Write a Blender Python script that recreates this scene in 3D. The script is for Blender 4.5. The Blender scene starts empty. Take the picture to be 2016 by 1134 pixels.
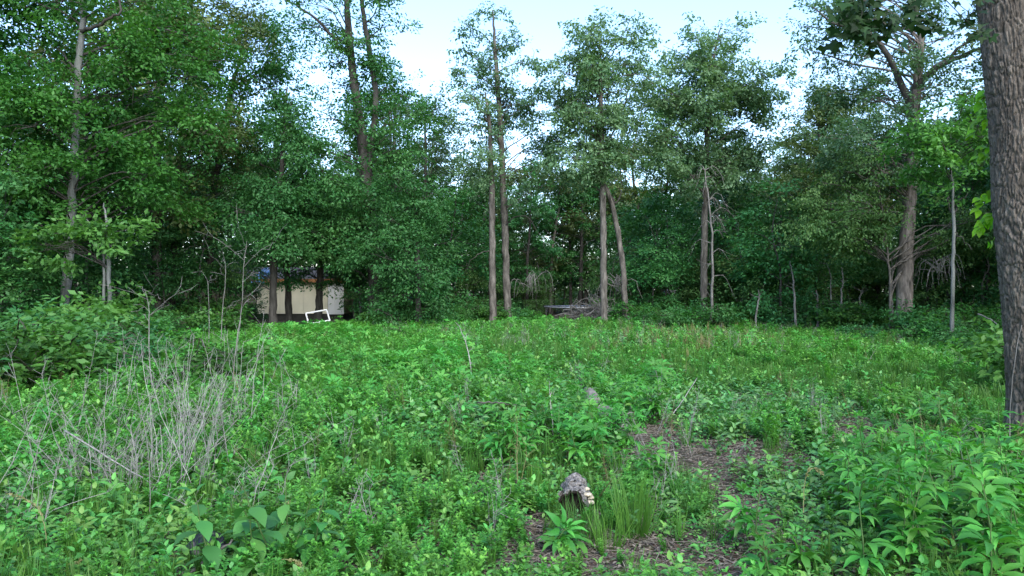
import bpy, math
import numpy as np
from mathutils import Vector

# ------------------------------------------------------------------ camera, sky, sun, exposure
S = bpy.context.scene
COL = S.collection
CAM_H = 1.6
F = 1494.0                                   # focal length in photograph pixels
cam_d = bpy.data.cameras.new('camera')
cam_d.sensor_width = 36.0
cam_d.lens = 36.0 * F / 2016.0
cam_d.clip_start = 0.05
cam_d.clip_end = 3000
cam = bpy.data.objects.new('camera', cam_d)
cam.location = (0, 0, CAM_H)
cam.rotation_euler = (math.radians(90), 0, 0)
COL.objects.link(cam)
S.camera = cam

SUN_EL, SUN_AZ = math.radians(40), math.radians(160)      # azimuth clockwise from +Y: behind the camera, a little to one side
W = bpy.data.worlds.new('World')
S.world = W
W.use_nodes = True
nt = W.node_tree
sky = nt.nodes.new('ShaderNodeTexSky')
sky.sky_type = 'NISHITA'
sky.sun_disc = False
sky.sun_elevation = SUN_EL
sky.sun_rotation = SUN_AZ
sky.air_density = 1.0
sky.dust_density = 1.0
sky.ozone_density = 3.0
nt.links.new(sky.outputs[0], nt.nodes['Background'].inputs[0])
nt.nodes['Background'].inputs[1].default_value = 0.12
sd = bpy.data.lights.new('sun', 'SUN')
sd.energy = 1.2
sd.angle = math.radians(60)
sd.color = (1.0, 0.95, 0.85)
sun = bpy.data.objects.new('sun', sd)
dirv = Vector((math.sin(SUN_AZ) * math.cos(SUN_EL), math.cos(SUN_AZ) * math.cos(SUN_EL), math.sin(SUN_EL)))
sun.rotation_euler = dirv.to_track_quat('Z', 'Y').to_euler()
sun.location = dirv * 60
COL.objects.link(sun)

S.view_settings.view_transform = 'Standard'
S.view_settings.look = 'None'
S.view_settings.gamma = 1
S.view_settings.use_curve_mapping = False
S.view_settings.exposure = 2.15
S.render.engine = 'CYCLES'
S.cycles.max_bounces = 6
S.cycles.diffuse_bounces = 5
S.cycles.glossy_bounces = 1
S.cycles.transmission_bounces = 2
S.cycles.transparent_max_bounces = 2
S.cycles.use_denoising = True
S.cycles.use_adaptive_sampling = False
S.cycles.sample_clamp_indirect = 6
S.cycles.caustics_reflective = False
S.cycles.caustics_refractive = False

# ------------------------------------------------------------------ helpers
rng = np.random.default_rng(7)


def at(px, py, D):
    """a photograph pixel at distance D as a point of the place"""
    return np.array([(px - 1008) / F * D, D, CAM_H + (567 - py) / F * D])


def vnoise2(x, y, seed=0):
    """smooth value noise, 0..1"""
    xi, yi = np.floor(x).astype(np.int64), np.floor(y).astype(np.int64)
    fx, fy = x - xi, y - yi
    fx, fy = fx * fx * (3 - 2 * fx), fy * fy * (3 - 2 * fy)

    def h(a, b):
        n = (a * 374761393 + b * 668265263 + seed * 974634777) & 0x7fffffff
        n = ((n ^ (n >> 13)) * 1274126177) & 0x7fffffff
        return ((n ^ (n >> 16)) & 0xffff) / 65535.0
    return (h(xi, yi) * (1 - fx) + h(xi + 1, yi) * fx) * (1 - fy) + (h(xi, yi + 1) * (1 - fx) + h(xi + 1, yi + 1) * fx) * fy


def ground_z(x, y):
    x, y = np.asarray(x, float), np.asarray(y, float)
    z = (vnoise2(x / 3.1 + 9, y / 3.1) - 0.5) * 0.16 + (vnoise2(x / 0.9, y / 0.9, 3) - 0.5) * 0.05
    z = z + (vnoise2(x / 11.0, y / 11.0, 5) - 0.5) * 0.2
    return z


def unit(v):
    v = np.asarray(v, float)
    return v / np.maximum(np.linalg.norm(v, axis=-1, keepdims=True), 1e-9)


class MB:
    """collects triangles with a per-vertex tint and links them as ONE mesh object"""

    def __init__(self):
        self.v, self.f, self.t, self.n = [], [], [], 0

    def add(self, V, T, tint=0.5):
        V = np.asarray(V, np.float32).reshape(-1, 3)
        self.v.append(V)
        self.f.append(np.asarray(T, np.int32).reshape(-1, 3) + self.n)
        tt = np.broadcast_to(np.asarray(tint, np.float32), (len(V),)) if np.ndim(tint) == 0 else np.asarray(tint, np.float32)
        self.t.append(tt)
        self.n += len(V)

    def mesh(self, name, mat, origin=(0, 0, 0), smooth=True):
        me = bpy.data.meshes.new(name)
        if self.n:
            V = np.concatenate(self.v) - np.asarray(origin, np.float32)
            T = np.concatenate(self.f)
            t = np.concatenate(self.t)
            me.vertices.add(len(V))
            me.vertices.foreach_set('co', V.astype(np.float32).ravel())
            me.loops.add(T.size)
            me.loops.foreach_set('vertex_index', T.astype(np.int32).ravel())
            me.polygons.add(len(T))
            me.polygons.foreach_set('loop_start', np.arange(0, T.size, 3, dtype=np.int32))
            me.polygons.foreach_set('use_smooth', np.full(len(T), smooth))
            a = me.attributes.new('tint', 'FLOAT', 'POINT')
            a.data.foreach_set('value', t.astype(np.float32))
            me.update(calc_edges=True)
            me.validate()
        me.materials.append(mat)
        return me

    def build(self, name, mat, parent=None, origin=(0, 0, 0), smooth=True, col=None):
        o = bpy.data.objects.new(name, self.mesh(name, mat, origin, smooth))
        (col or COL).objects.link(o)
        if parent:
            o.parent = parent
        return o


def tag(o, label=None, cat=None, group=None, kind=None):
    for k, v in (('label', label), ('category', cat), ('group', group), ('kind', kind)):
        if v:
            o[k] = v
    return o


def empty(name, loc=(0, 0, 0)):
    o = bpy.data.objects.new(name, None)
    o.empty_display_size = 0.2
    o.location = [float(c) for c in loc]
    COL.objects.link(o)
    return o


def copy_thing(root, loc, rz=0.0, sc=1.0, label=None, group=None):
    r = root.copy()
    COL.objects.link(r)
    r.location = [float(c) for c in loc]
    r.rotation_euler = (0, 0, rz)
    r.scale = (sc, sc, sc) if np.ndim(sc) == 0 else sc
    if label:
        r['label'] = label
    if group:
        r['group'] = group
    for ch in KIDS.get(root.name, list(root.children)):
        c = ch.copy()
        COL.objects.link(c)
        c.parent = r
        for g in ch.children:
            d = g.copy()
            COL.objects.link(d)
            d.parent = c
    return r


KIDS = {}


def tube(mb, P, R, sides=6, tint=0.5, cap=False):
    P = np.asarray(P, float)
    R = np.broadcast_to(np.asarray(R, float), (len(P),))
    T = unit(np.gradient(P, axis=0))
    m = np.abs(T.mean(axis=0))
    ref = np.eye(3)[int(np.argmin(m))]
    U = unit(np.cross(T, ref))
    Wv = np.cross(T, U)
    a = np.linspace(0, 2 * math.pi, sides, endpoint=False)
    ring = P[:, None] + R[:, None, None] * (np.cos(a)[None, :, None] * U[:, None] + np.sin(a)[None, :, None] * Wv[:, None])
    n = len(P)
    i = np.arange(n - 1)[:, None] * sides
    j = np.arange(sides)[None]
    k = (j + 1) % sides
    A, B, C, Dd = i + j, i + k, i + sides + k, i + sides + j
    tri = np.concatenate([np.stack([A, B, C], -1).reshape(-1, 3), np.stack([A, C, Dd], -1).reshape(-1, 3)])
    V = ring.reshape(-1, 3)
    if cap:
        V = np.concatenate([V, P[[0, -1]]])
        c0, c1 = n * sides, n * sides + 1
        jj = np.arange(sides)
        kk = (jj + 1) % sides
        tri = np.concatenate([tri, np.stack([kk, jj, np.full(sides, c0)], -1),
                              np.stack([(n - 1) * sides + jj, (n - 1) * sides + kk, np.full(sides, c1)], -1)])
    mb.add(V, tri, tint)


def box(mb, lo, hi, tint=0.5, rot=None, bevel=0.0):
    lo, hi = np.asarray(lo, float), np.asarray(hi, float)
    V = np.array([[x, y, z] for x in (0, 1) for y in (0, 1) for z in (0, 1)]) * (hi - lo) + lo
    q = [(0, 1, 3, 2), (4, 6, 7, 5), (0, 4, 5, 1), (2, 3, 7, 6), (0, 2, 6, 4), (1, 5, 7, 3)]
    T = [(a, b, c) for a, b, c, d in q] + [(a, c, d) for a, b, c, d in q]
    if rot is not None:
        c = V.mean(0)
        V = (V - c) @ np.asarray(rot).T + c
    mb.add(V, T, tint)


def smooth_path(pts, n, r, wob=0.0):
    """Catmull-Rom through pts, n samples, with a little wobble"""
    pts = np.asarray(pts, float)
    P = np.vstack([2 * pts[0] - pts[1], pts, 2 * pts[-1] - pts[-2]])
    u = np.linspace(0, len(pts) - 1 - 1e-6, n)
    i = u.astype(int)
    t = (u - i)[:, None]
    a, b, c, d = P[i], P[i + 1], P[i + 2], P[i + 3]
    out = 0.5 * (2 * b + (c - a) * t + (2 * a - 5 * b + 4 * c - d) * t ** 2 + (3 * b - a - 3 * c + d) * t ** 3)
    if wob:
        w = r.normal(0, wob, (n, 3))
        w[0] = 0
        out = out + w
    return out


# ---- leaf shapes: base at the origin, tip at +Y, upper side +Z, length 1
def shape_diamond():
    V = np.array([[0, 0, 0], [-.27, .45, .07], [0, 1, -.03], [.27, .45, .07]])
    return V, np.array([[0, 2, 1], [0, 3, 2]])


def shape_ovate(w=0.26, droop=0.1):
    V = [[0, 0, 0], [0, .35, .05], [0, .7, .03], [0, 1, -droop]]
    for s in (-1, 1):
        V += [[s * w * .75, .16, .06], [s * w, .38, .1], [s * w * .72, .68, .07]]
    T = []
    for o, fl in ((4, False), (7, True)):
        tr = [(0, 1, o), (o, 1, o + 1), (1, 2, o + 1), (o + 1, 2, o + 2), (2, 3, o + 2)]
        T += [(a, c, b) if not fl else (a, b, c) for a, b, c in tr]
    return np.array(V, float), np.array(T)


def shape_lobed(lobes=((0, 1.0), (48, .82), (-48, .82)), w=0.17):
    v0, t0 = shape_ovate(w, .14)
    VV, TT, n = [], [], 0
    for ang, ln in lobes:
        a = math.radians(ang)
        v = v0 * ln
        v = v.copy()
        v[:, 1] = v[:, 1] * 0.86 + 0.14 * ln
        x, y = v[:, 0].copy(), v[:, 1].copy()
        v[:, 0] = x * math.cos(a) - y * math.sin(a)
        v[:, 1] = x * math.sin(a) + y * math.cos(a)
        VV.append(v)
        TT.append(t0 + n)
        n += len(v)
    pet = np.array([[-.012, 0, 0], [.012, 0, 0], [.012, .2, 0.01], [-.012, .2, .01]])
    VV.append(pet)
    TT.append(np.array([[0, 1, 2], [0, 2, 3]]) + n)
    return np.concatenate(VV), np.concatenate(TT)


def shape_oak():
    """a pointed, deeply lobed leaf"""
    half = [(.03, .0), (.05, .12), (.24, .2), (.13, .32), (.42, .46), (.17, .55), (.33, .76), (.12, .76), (0, 1.0)]
    out = [(-x, y) for x, y in half] + [(x, y) for x, y in half[-2::-1]]
    V = [[0, .12, .0], [0, .38, .03], [0, .62, .02]] + [[x, y, .05 * abs(x) * 4 - .12 * y * y] for x, y in out]
    nb = len(out)
    T = []
    for k in range(nb - 1):
        y = (out[k][1] + out[k + 1][1]) / 2
        c = 0 if y < .25 else (1 if y < .5 else 2)
        T.append((c, k + 4, k + 3))
    T += [(0, 1, 3 + 3), (0, 3 + nb - 4, 1)]
    return np.array(V, float), np.array(T)


def shape_blade():
    V = np.array([[-.016, 0, 0], [.016, 0, 0], [-.014, .4, .0], [.014, .4, .0], [-.009, .75, -.05], [.009, .75, -.05], [0, 1, -.16]])
    return V, np.array([[0, 1, 3], [0, 3, 2], [2, 3, 5], [2, 5, 4], [4, 5, 6]])


DIAMOND, OVATE, LOBED3, OAK, BLADE = shape_diamond(), shape_ovate(), shape_lobed(((0, 1.0), (50, .85), (-50, .85)), .145), shape_oak(), shape_blade()
LOBED5 = shape_lobed(((0, 1.0), (40, .9), (-40, .9), (84, .62), (-84, .62)), .125)


def leaves(mb, shape, pos, axis, nrm, size, tint):
    V, T = shape
    pos = np.asarray(pos, float).reshape(-1, 3)
    n = len(pos)
    axis = unit(np.broadcast_to(axis, (n, 3)))
    side = unit(np.cross(axis, np.broadcast_to(nrm, (n, 3))))
    up = np.cross(side, axis)
    size = np.broadcast_to(np.asarray(size, float), (n,))
    tint = np.broadcast_to(np.asarray(tint, float), (n,))
    P = pos[:, None] + size[:, None, None] * (V[None, :, 0:1] * side[:, None] + V[None, :, 1:2] * axis[:, None] + V[None, :, 2:3] * up[:, None])
    TT = T[None] + (np.arange(n) * len(V))[:, None, None]
    mb.add(P.reshape(-1, 3), TT.reshape(-1, 3), np.repeat(tint, len(V)))


# ------------------------------------------------------------------ materials
def new_mat(name):
    m = bpy.data.materials.new(name)
    m.use_nodes = True
    return m, m.node_tree.nodes, m.node_tree.links, m.node_tree.nodes['Principled BSDF']


def leaf_mat(name, c0, c1, rough=0.5, trans=0.3, spec=0.35, var=0.5, tcol=(1.25, 1.35, 0.5), hue=(.484, .512)):
    m, N, L, b = new_mat(name)
    at_ = N.new('ShaderNodeAttribute')
    at_.attribute_name = 'tint'
    mix = N.new('ShaderNodeMix')
    mix.data_type = 'RGBA'
    mix.inputs[6].default_value = (*c0, 1)
    mix.inputs[7].default_value = (*c1, 1)
    L.new(at_.outputs['Fac'], mix.inputs[0])
    oi = N.new('ShaderNodeObjectInfo')
    hsv = N.new('ShaderNodeHueSaturation')
    mr = N.new('ShaderNodeMapRange')
    mr.inputs[3].default_value = 1 - var * .5
    mr.inputs[4].default_value = 1 + var * .5
    L.new(oi.outputs['Random'], mr.inputs[0])
    L.new(mr.outputs[0], hsv.inputs['Value'])
    mr2 = N.new('ShaderNodeMapRange')
    mr2.inputs[3].default_value = hue[0]
    mr2.inputs[4].default_value = hue[1]
    fr = N.new('ShaderNodeMath')
    fr.operation = 'MULTIPLY'
    fr.inputs[1].default_value = 7.31
    fr2 = N.new('ShaderNodeMath')
    fr2.operation = 'FRACT'
    L.new(oi.outputs['Random'], fr.inputs[0])
    L.new(fr.outputs[0], fr2.inputs[0])
    L.new(fr2.outputs[0], mr2.inputs[0])
    L.new(mr2.outputs[0], hsv.inputs['Hue'])
    L.new(mix.outputs[2], hsv.inputs['Color'])
    L.new(hsv.outputs[0], b.inputs['Base Color'])
    b.inputs['Roughness'].default_value = rough
    b.inputs['Specular IOR Level'].default_value = spec
    tr = N.new('ShaderNodeBsdfTranslucent')
    mul = N.new('ShaderNodeMix')
    mul.data_type = 'RGBA'
    mul.blend_type = 'MULTIPLY'
    mul.inputs[0].default_value = 1
    mul.inputs[7].default_value = (*tcol, 1)
    L.new(hsv.outputs[0], mul.inputs[6])
    L.new(mul.outputs[2], tr.inputs['Color'])
    ms = N.new('ShaderNodeMixShader')
    ms.inputs[0].default_value = trans
    L.new(b.outputs[0], ms.inputs[1])
    L.new(tr.outputs[0], ms.inputs[2])
    L.new(ms.outputs[0], N['Material Output'].inputs['Surface'])
    return m


def bark_mat(name, c0, c1, scale=10, bump=0.6, blotch=None):
    m, N, L, b = new_mat(name)
    tc = N.new('ShaderNodeTexCoord')
    mp = N.new('ShaderNodeMapping')
    mp.inputs['Scale'].default_value = (1, 1, .22)
    L.new(tc.outputs['Object'], mp.inputs[0])
    n1 = N.new('ShaderNodeTexNoise')
    n1.inputs['Scale'].default_value = scale
    n1.inputs['Detail'].default_value = 6
    n1.inputs['Roughness'].default_value = .65
    L.new(mp.outputs[0], n1.inputs['Vector'])
    n2 = N.new('ShaderNodeTexNoise')
    n2.inputs['Scale'].default_value = 2.2
    n2.inputs['Detail'].default_value = 3
    L.new(tc.outputs['Object'], n2.inputs['Vector'])
    rp = N.new('ShaderNodeValToRGB')
    rp.color_ramp.elements[0].position = .36
    rp.color_ramp.elements[0].color = (*c0, 1)
    rp.color_ramp.elements[1].position = .66
    rp.color_ramp.elements[1].color = (*c1, 1)
    L.new(n1.outputs['Fac'], rp.inputs[0])
    mix = N.new('ShaderNodeMix')
    mix.data_type = 'RGBA'
    bl = blotch or tuple(.75 * a + .25 * c for a, c in zip(c0, c1))
    mix.inputs[7].default_value = (*bl, 1)
    r2 = N.new('ShaderNodeMapRange')
    r2.inputs[1].default_value = .5
    r2.inputs[2].default_value = .68
    r2.inputs[4].default_value = .75
    L.new(n2.outputs['Fac'], r2.inputs[0])
    L.new(r2.outputs[0], mix.inputs[0])
    L.new(rp.outputs[0], mix.inputs[6])
    # plates and tags differ from one another
    at_ = N.new('ShaderNodeAttribute')
    at_.attribute_name = 'tint'
    mr = N.new('ShaderNodeMapRange')
    mr.inputs[3].default_value = .7
    mr.inputs[4].default_value = 1.3
    L.new(at_.outputs['Fac'], mr.inputs[0])
    hs = N.new('ShaderNodeHueSaturation')
    L.new(mr.outputs[0], hs.inputs['Value'])
    L.new(mix.outputs[2], hs.inputs['Color'])
    L.new(hs.outputs[0], b.inputs['Base Color'])
    b.inputs['Roughness'].default_value = .9
    b.inputs['Specular IOR Level'].default_value = .15
    bp = N.new('ShaderNodeBump')
    bp.inputs['Strength'].default_value = bump
    bp.inputs['Distance'].default_value = .03
    L.new(n1.outputs['Fac'], bp.inputs['Height'])
    L.new(bp.outputs[0], b.inputs['Normal'])
    return m


def plain_mat(name, col, rough=.6, noise=0.15, scale=6, spec=.3, metallic=0.0, col2=None):
    m, N, L, b = new_mat(name)
    tc = N.new('ShaderNodeTexCoord')
    n = N.new('ShaderNodeTexNoise')
    n.inputs['Scale'].default_value = scale
    n.inputs['Detail'].default_value = 5
    L.new(tc.outputs['Object'], n.inputs['Vector'])
    mix = N.new('ShaderNodeMix')
    mix.data_type = 'RGBA'
    mix.inputs[6].default_value = (*[c * (1 - noise) for c in col], 1)
    mix.inputs[7].default_value = (*(col2 or [min(1, c * (1 + noise)) for c in col]), 1)
    r = N.new('ShaderNodeMapRange')
    r.inputs[1].default_value = .35
    r.inputs[2].default_value = .65
    L.new(n.outputs['Fac'], r.inputs[0])
    L.new(r.outputs[0], mix.inputs[0])
    L.new(mix.outputs[2], b.inputs['Base Color'])
    b.inputs['Roughness'].default_value = rough
    b.inputs['Specular IOR Level'].default_value = spec
    b.inputs['Metallic'].default_value = metallic
    return m


M = {}
M['maple'] = leaf_mat('maple_leaf', (.018, .085, .017), (.058, .175, .03), trans=.33, spec=.25)
M['dark'] = leaf_mat('dark_leaf', (.024, .118, .034), (.074, .215, .06), trans=.3, spec=.25)
M['cedar'] = leaf_mat('cedar_spray', (.06, .165, .048), (.15, .275, .085), trans=.32, spec=.2)
M['hickory'] = leaf_mat('glaucous_leaf', (.045, .115, .055), (.125, .215, .105), trans=.36, spec=.25)
M['olive'] = leaf_mat('olive_leaf', (.06, .11, .035), (.13, .18, .06), trans=.33)
M['young'] = leaf_mat('young_leaf', (.045, .165, .038), (.1, .28, .055), var=.2, trans=.4)
M['bright'] = leaf_mat('bright_leaf', (.13, .33, .012), (.22, .46, .02), trans=.45)
M['silhouette'] = leaf_mat('oak_leaf_silhouette', (.007, .026, .007), (.016, .052, .01), trans=.2, spec=.15)  # base colour darkened so the leaves read as silhouettes against the sky
M['far'] = leaf_mat('far_leaf', (.055, .15, .05), (.14, .25, .09), trans=.3)
M['weed'] = leaf_mat('weed_leaf', (.033, .15, .027), (.095, .305, .057), rough=.48, trans=.2, spec=.35, hue=(.46, .518))
M['weed_blue'] = leaf_mat('weed_leaf_pale', (.045, .155, .042), (.11, .285, .085), rough=.48, trans=.22, spec=.4, hue=(.465, .515))
M['ragweed'] = leaf_mat('ragweed_leaf', (.04, .18, .03), (.09, .32, .05), rough=.5, trans=.36, spec=.35)
M['feather'] = leaf_mat('feathery_leaf', (.042, .18, .024), (.105, .32, .045), trans=.26)
M['grass'] = leaf_mat('grass_blade', (.035, .125, .018), (.075, .2, .03), trans=.3)
M['tawny'] = leaf_mat('tawny_blade', (.13, .145, .05), (.22, .2, .09), trans=.25)
M['broad'] = leaf_mat('broad_leaf', (.028, .13, .03), (.065, .215, .045), rough=.5, trans=.28, spec=.3, var=.25)
M['litter'] = leaf_mat('litter_leaf', (.08, .069, .055), (.225, .198, .16), rough=.8, trans=.1, spec=.15, tcol=(1, 1, 1))
M['yellow'] = leaf_mat('yellowed_leaf', (.5, .34, .04), (.6, .42, .06), trans=.3)
M['bark_dark'] = bark_mat('dark_bark', (.025, .024, .021), (.08, .075, .067))
M['bark_mid'] = bark_mat('grey_brown_bark', (.03, .027, .024), (.175, .16, .142), scale=8)
M['bark_pale'] = bark_mat('pale_bark', (.06, .065, .06), (.2, .205, .195), scale=5, bump=.25, blotch=(.1, .11, .09))
M['bark_red'] = bark_mat('cedar_bark', (.05, .043, .038), (.25, .218, .192), scale=9)
M['bark_hero'] = bark_mat('furrowed_bark', (.055, .046, .038), (.165, .143, .12), scale=34, bump=.8)
M['dead'] = bark_mat('dead_wood', (.085, .08, .074), (.24, .23, .215), scale=14, bump=.4)
M['dead_stalk'] = bark_mat('dead_stalk', (.15, .145, .135), (.34, .33, .31), scale=30, bump=.2)
M['stem'] = plain_mat('green_stem', (.06, .11, .03), .6)
M['stem_dark'] = plain_mat('dark_stem', (.04, .045, .025), .7)

# ------------------------------------------------------------------ ground
def ground():
    m, N, L, b = new_mat('soil_and_litter')
    tc = N.new('ShaderNodeTexCoord')
    n1 = N.new('ShaderNodeTexNoise')
    n1.inputs['Scale'].default_value = 14
    n1.inputs['Detail'].default_value = 8
    n1.inputs['Roughness'].default_value = .7
    n2 = N.new('ShaderNodeTexVoronoi')
    n2.inputs['Scale'].default_value = 38
    n3 = N.new('ShaderNodeTexNoise')
    n3.inputs['Scale'].default_value = .7
    n3.inputs['Detail'].default_value = 4
    for n in (n1, n2, n3):
        L.new(tc.outputs['Object'], n.inputs['Vector'])
    rp = N.new('ShaderNodeValToRGB')
    e = rp.color_ramp.elements
    e[0].position, e[0].color = .33, (.045, .036, .03, 1)
    e[1].position, e[1].color = .7, (.22, .192, .152, 1)
    x = e.new(.5)
    x.color = (.115, .093, .068, 1)
    L.new(n1.outputs['Fac'], rp.inputs[0])
    mix = N.new('ShaderNodeMix')
    mix.data_type = 'RGBA'
    mix.blend_type = 'MULTIPLY'
    mix.inputs[0].default_value = .5
    L.new(rp.outputs[0], mix.inputs[6])
    L.new(n2.outputs['Color'], mix.inputs[7])
    mix2 = N.new('ShaderNodeMix')
    mix2.data_type = 'RGBA'
    mix2.inputs[7].default_value = (.05, .06, .03, 1)
    r = N.new('ShaderNodeMapRange')
    r.inputs[1].default_value, r.inputs[2].default_value, r.inputs[4].default_value = .45, .65, .6
    L.new(n3.outputs['Fac'], r.inputs[0])
    L.new(r.outputs[0], mix2.inputs[0])
    L.new(mix.outputs[2], mix2.inputs[6])
    L.new(mix2.outputs[2], b.inputs['Base Color'])
    b.inputs['Roughness'].default_value = .95
    b.inputs['Specular IOR Level'].default_value = .1
    bp = N.new('ShaderNodeBump')
    bp.inputs['Strength'].default_value = .8
    bp.inputs['Distance'].default_value = .04
    L.new(n1.outputs['Fac'], bp.inputs['Height'])
    L.new(bp.outputs[0], b.inputs['Normal'])

    def axis(lo, hi, step, far):
        a = np.arange(lo, hi + 1e-6, step)
        out = [hi + step * 1.5 ** k * 3 for k in range(1, 16)]
        out2 = [lo - step * 1.5 ** k * 3 for k in range(1, 16)]
        return np.concatenate([sorted(o for o in out2 if o > -far), a, [o for o in out if o < far]])
    xs, ys = axis(-16, 16, .2, 700), axis(-4, 24, .2, 700)
    X, Y = np.meshgrid(xs, ys)
    Z = ground_z(X, Y)
    Z = Z + (vnoise2(X / .16, Y / .16, 8) - .5) * .03
    far = np.hypot(X, Y) > 90
    Z[far] = 0
    nx, ny = len(xs), len(ys)
    i = (np.arange(ny - 1)[:, None] * nx + np.arange(nx - 1)[None]).ravel()
    T = np.concatenate([np.stack([i, i + 1, i + nx + 1], -1), np.stack([i, i + nx + 1, i + nx], -1)])
    mb = MB()
    mb.add(np.stack([X, Y, Z], -1).reshape(-1, 3), T)
    tag(mb.build('ground', m), 'bare brown soil and leaf litter of the overgrown clearing', None, None, 'structure')


ground()

# ------------------------------------------------------------------ tree growing
def grow_crown(mb_leaf, mb_limb, r, blobs, trunk_P, trunk_R, dens=6, m=26, leaf=.12, shape=DIAMOND, spray=.45,
               droop=.25, flat=.3, limb_r=.024, twig_share=.22, up=1.0, jitter=.55, gs=.65, gth=.4, rise=.28):
    """leaf sprays through the volume of every blob (centre, radii); a limb from the trunk to each and twigs to the sprays"""
    zt = trunk_P[:, 2]
    for (c, rad) in blobs:
        c, rad = np.asarray(c, float), np.asarray(rad, float)
        n = max(4, int(dens * (rad.prod()) ** (2 / 3) * 4))
        d = unit(r.normal(size=(n, 3)))
        q = d * (r.random((n, 1)) ** .45) * rad
        C = c + q
        btint = r.normal(0, .1)
        # limb
        h = np.linalg.norm((c - trunk_P[np.argmin(np.abs(zt - c[2]))])[:2])
        zs = c[2] - (rise + .3 * r.random()) * h - .1
        k = int(np.clip(np.searchsorted(zt, zs), 0, len(zt) - 2))
        a = trunk_P[k]
        mid = (a + c) / 2 + np.array([0, 0, .12 * h]) + r.normal(0, .06 * h + .02, 3)
        LP = smooth_path([a, mid, c + d[0] * rad * .3], 7, r, .015 * h)
        r0 = min(limb_r * (.5 + .35 * h), trunk_R[k] * .7)
        tube(mb_limb, LP, np.linspace(r0, max(.008, r0 * .25), 7), 5, .5)
        tw = np.nonzero(r.random(n) < twig_share)[0]
        for t in tw:
            s = LP[r.integers(3, 7)]
            e = C[t]
            mm = (s + e) / 2 + r.normal(0, .08, 3) + np.array([0, 0, .06])
            tube(mb_limb, np.array([s, mm, e]), np.array([.013, .009, .004]) * (1 + limb_r * 4), 3, .5)
        outw = q / np.maximum(rad, .01)
        outw[:, 2] *= .45
        outw = unit(outw + r.normal(0, .35, (n, 3)))
        side = unit(np.cross(outw, [0, 0, 1.0]))
        nrmc = np.cross(side, outw)
        mm = m
        a1 = r.uniform(-.6, 1.0, (n, mm)) * spray
        b1 = r.normal(0, .42, (n, mm)) * spray * (1 - .4 * np.abs(a1 / spray))
        c1 = r.normal(0, flat * .5, (n, mm)) * spray - droop * (np.abs(a1) ** 2 + np.abs(b1) ** 2) / spray
        P = C[:, None] + a1[..., None] * outw[:, None] + b1[..., None] * side[:, None] + c1[..., None] * nrmc[:, None]
        sgn = np.sign(b1)[..., None]
        ax = outw[:, None] * .55 + side[:, None] * sgn * .6 + r.normal(0, .4, (n, mm, 3)) + np.array([0, 0, -droop * 1.2])
        nr = np.array([0, 0, up]) + outw[:, None] * .3 + r.normal(0, jitter, (n, mm, 3))
        tc = np.clip(.5 + btint + r.normal(0, .2, (n, 1)) + r.normal(0, .17, (n, mm)), 0, 1)
        gap = .55 * vnoise2(P[..., 0] / gs, P[..., 2] / (gs * .8), 71) + .45 * vnoise2(P[..., 1] / gs + 9, P[..., 2] / (gs * .8), 72)
        ok = gap > gth
        P, ax, nr, tc = P[ok], ax[ok], nr[ok], tc[ok]
        leaves(mb_leaf, shape, P.reshape(-1, 3), ax.reshape(-1, 3), nr.reshape(-1, 3),
               leaf * r.uniform(.6, 1.35, len(P)), tc.ravel())


def trunk_tube(mb, P, R, sides, r, flare=1.5, rough=.05, tint=.5):
    P = np.asarray(P, float)
    R = np.asarray(R, float).copy()
    zz = P[:, 2] - P[0, 2]
    R *= 1 + (flare - 1) * np.exp(-zz / .35)
    R *= 1 + r.normal(0, rough, len(R))
    tube(mb, P, R, sides, tint)


def fill(r, ell, n, rpx, D, depth, squash=.85, doff=0.0):
    """n blobs of about rpx photograph pixels inside the ellipse ell = (px, py, rx, ry) at distance D"""
    out = []
    for i in range(n):
        while True:
            u, v = r.uniform(-1, 1, 2)
            if u * u + v * v < 1:
                break
        k = rpx * r.uniform(.75, 1.3)
        dd = r.uniform(-1, 1) * depth + doff
        c = at(ell[0] + u * ell[2], ell[1] + v * ell[3], D) + np.array([0, dd, 0])
        s = k / F * D
        out.append((c, (s * 1.1, s * 1.05, s * squash)))
    return out


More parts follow.
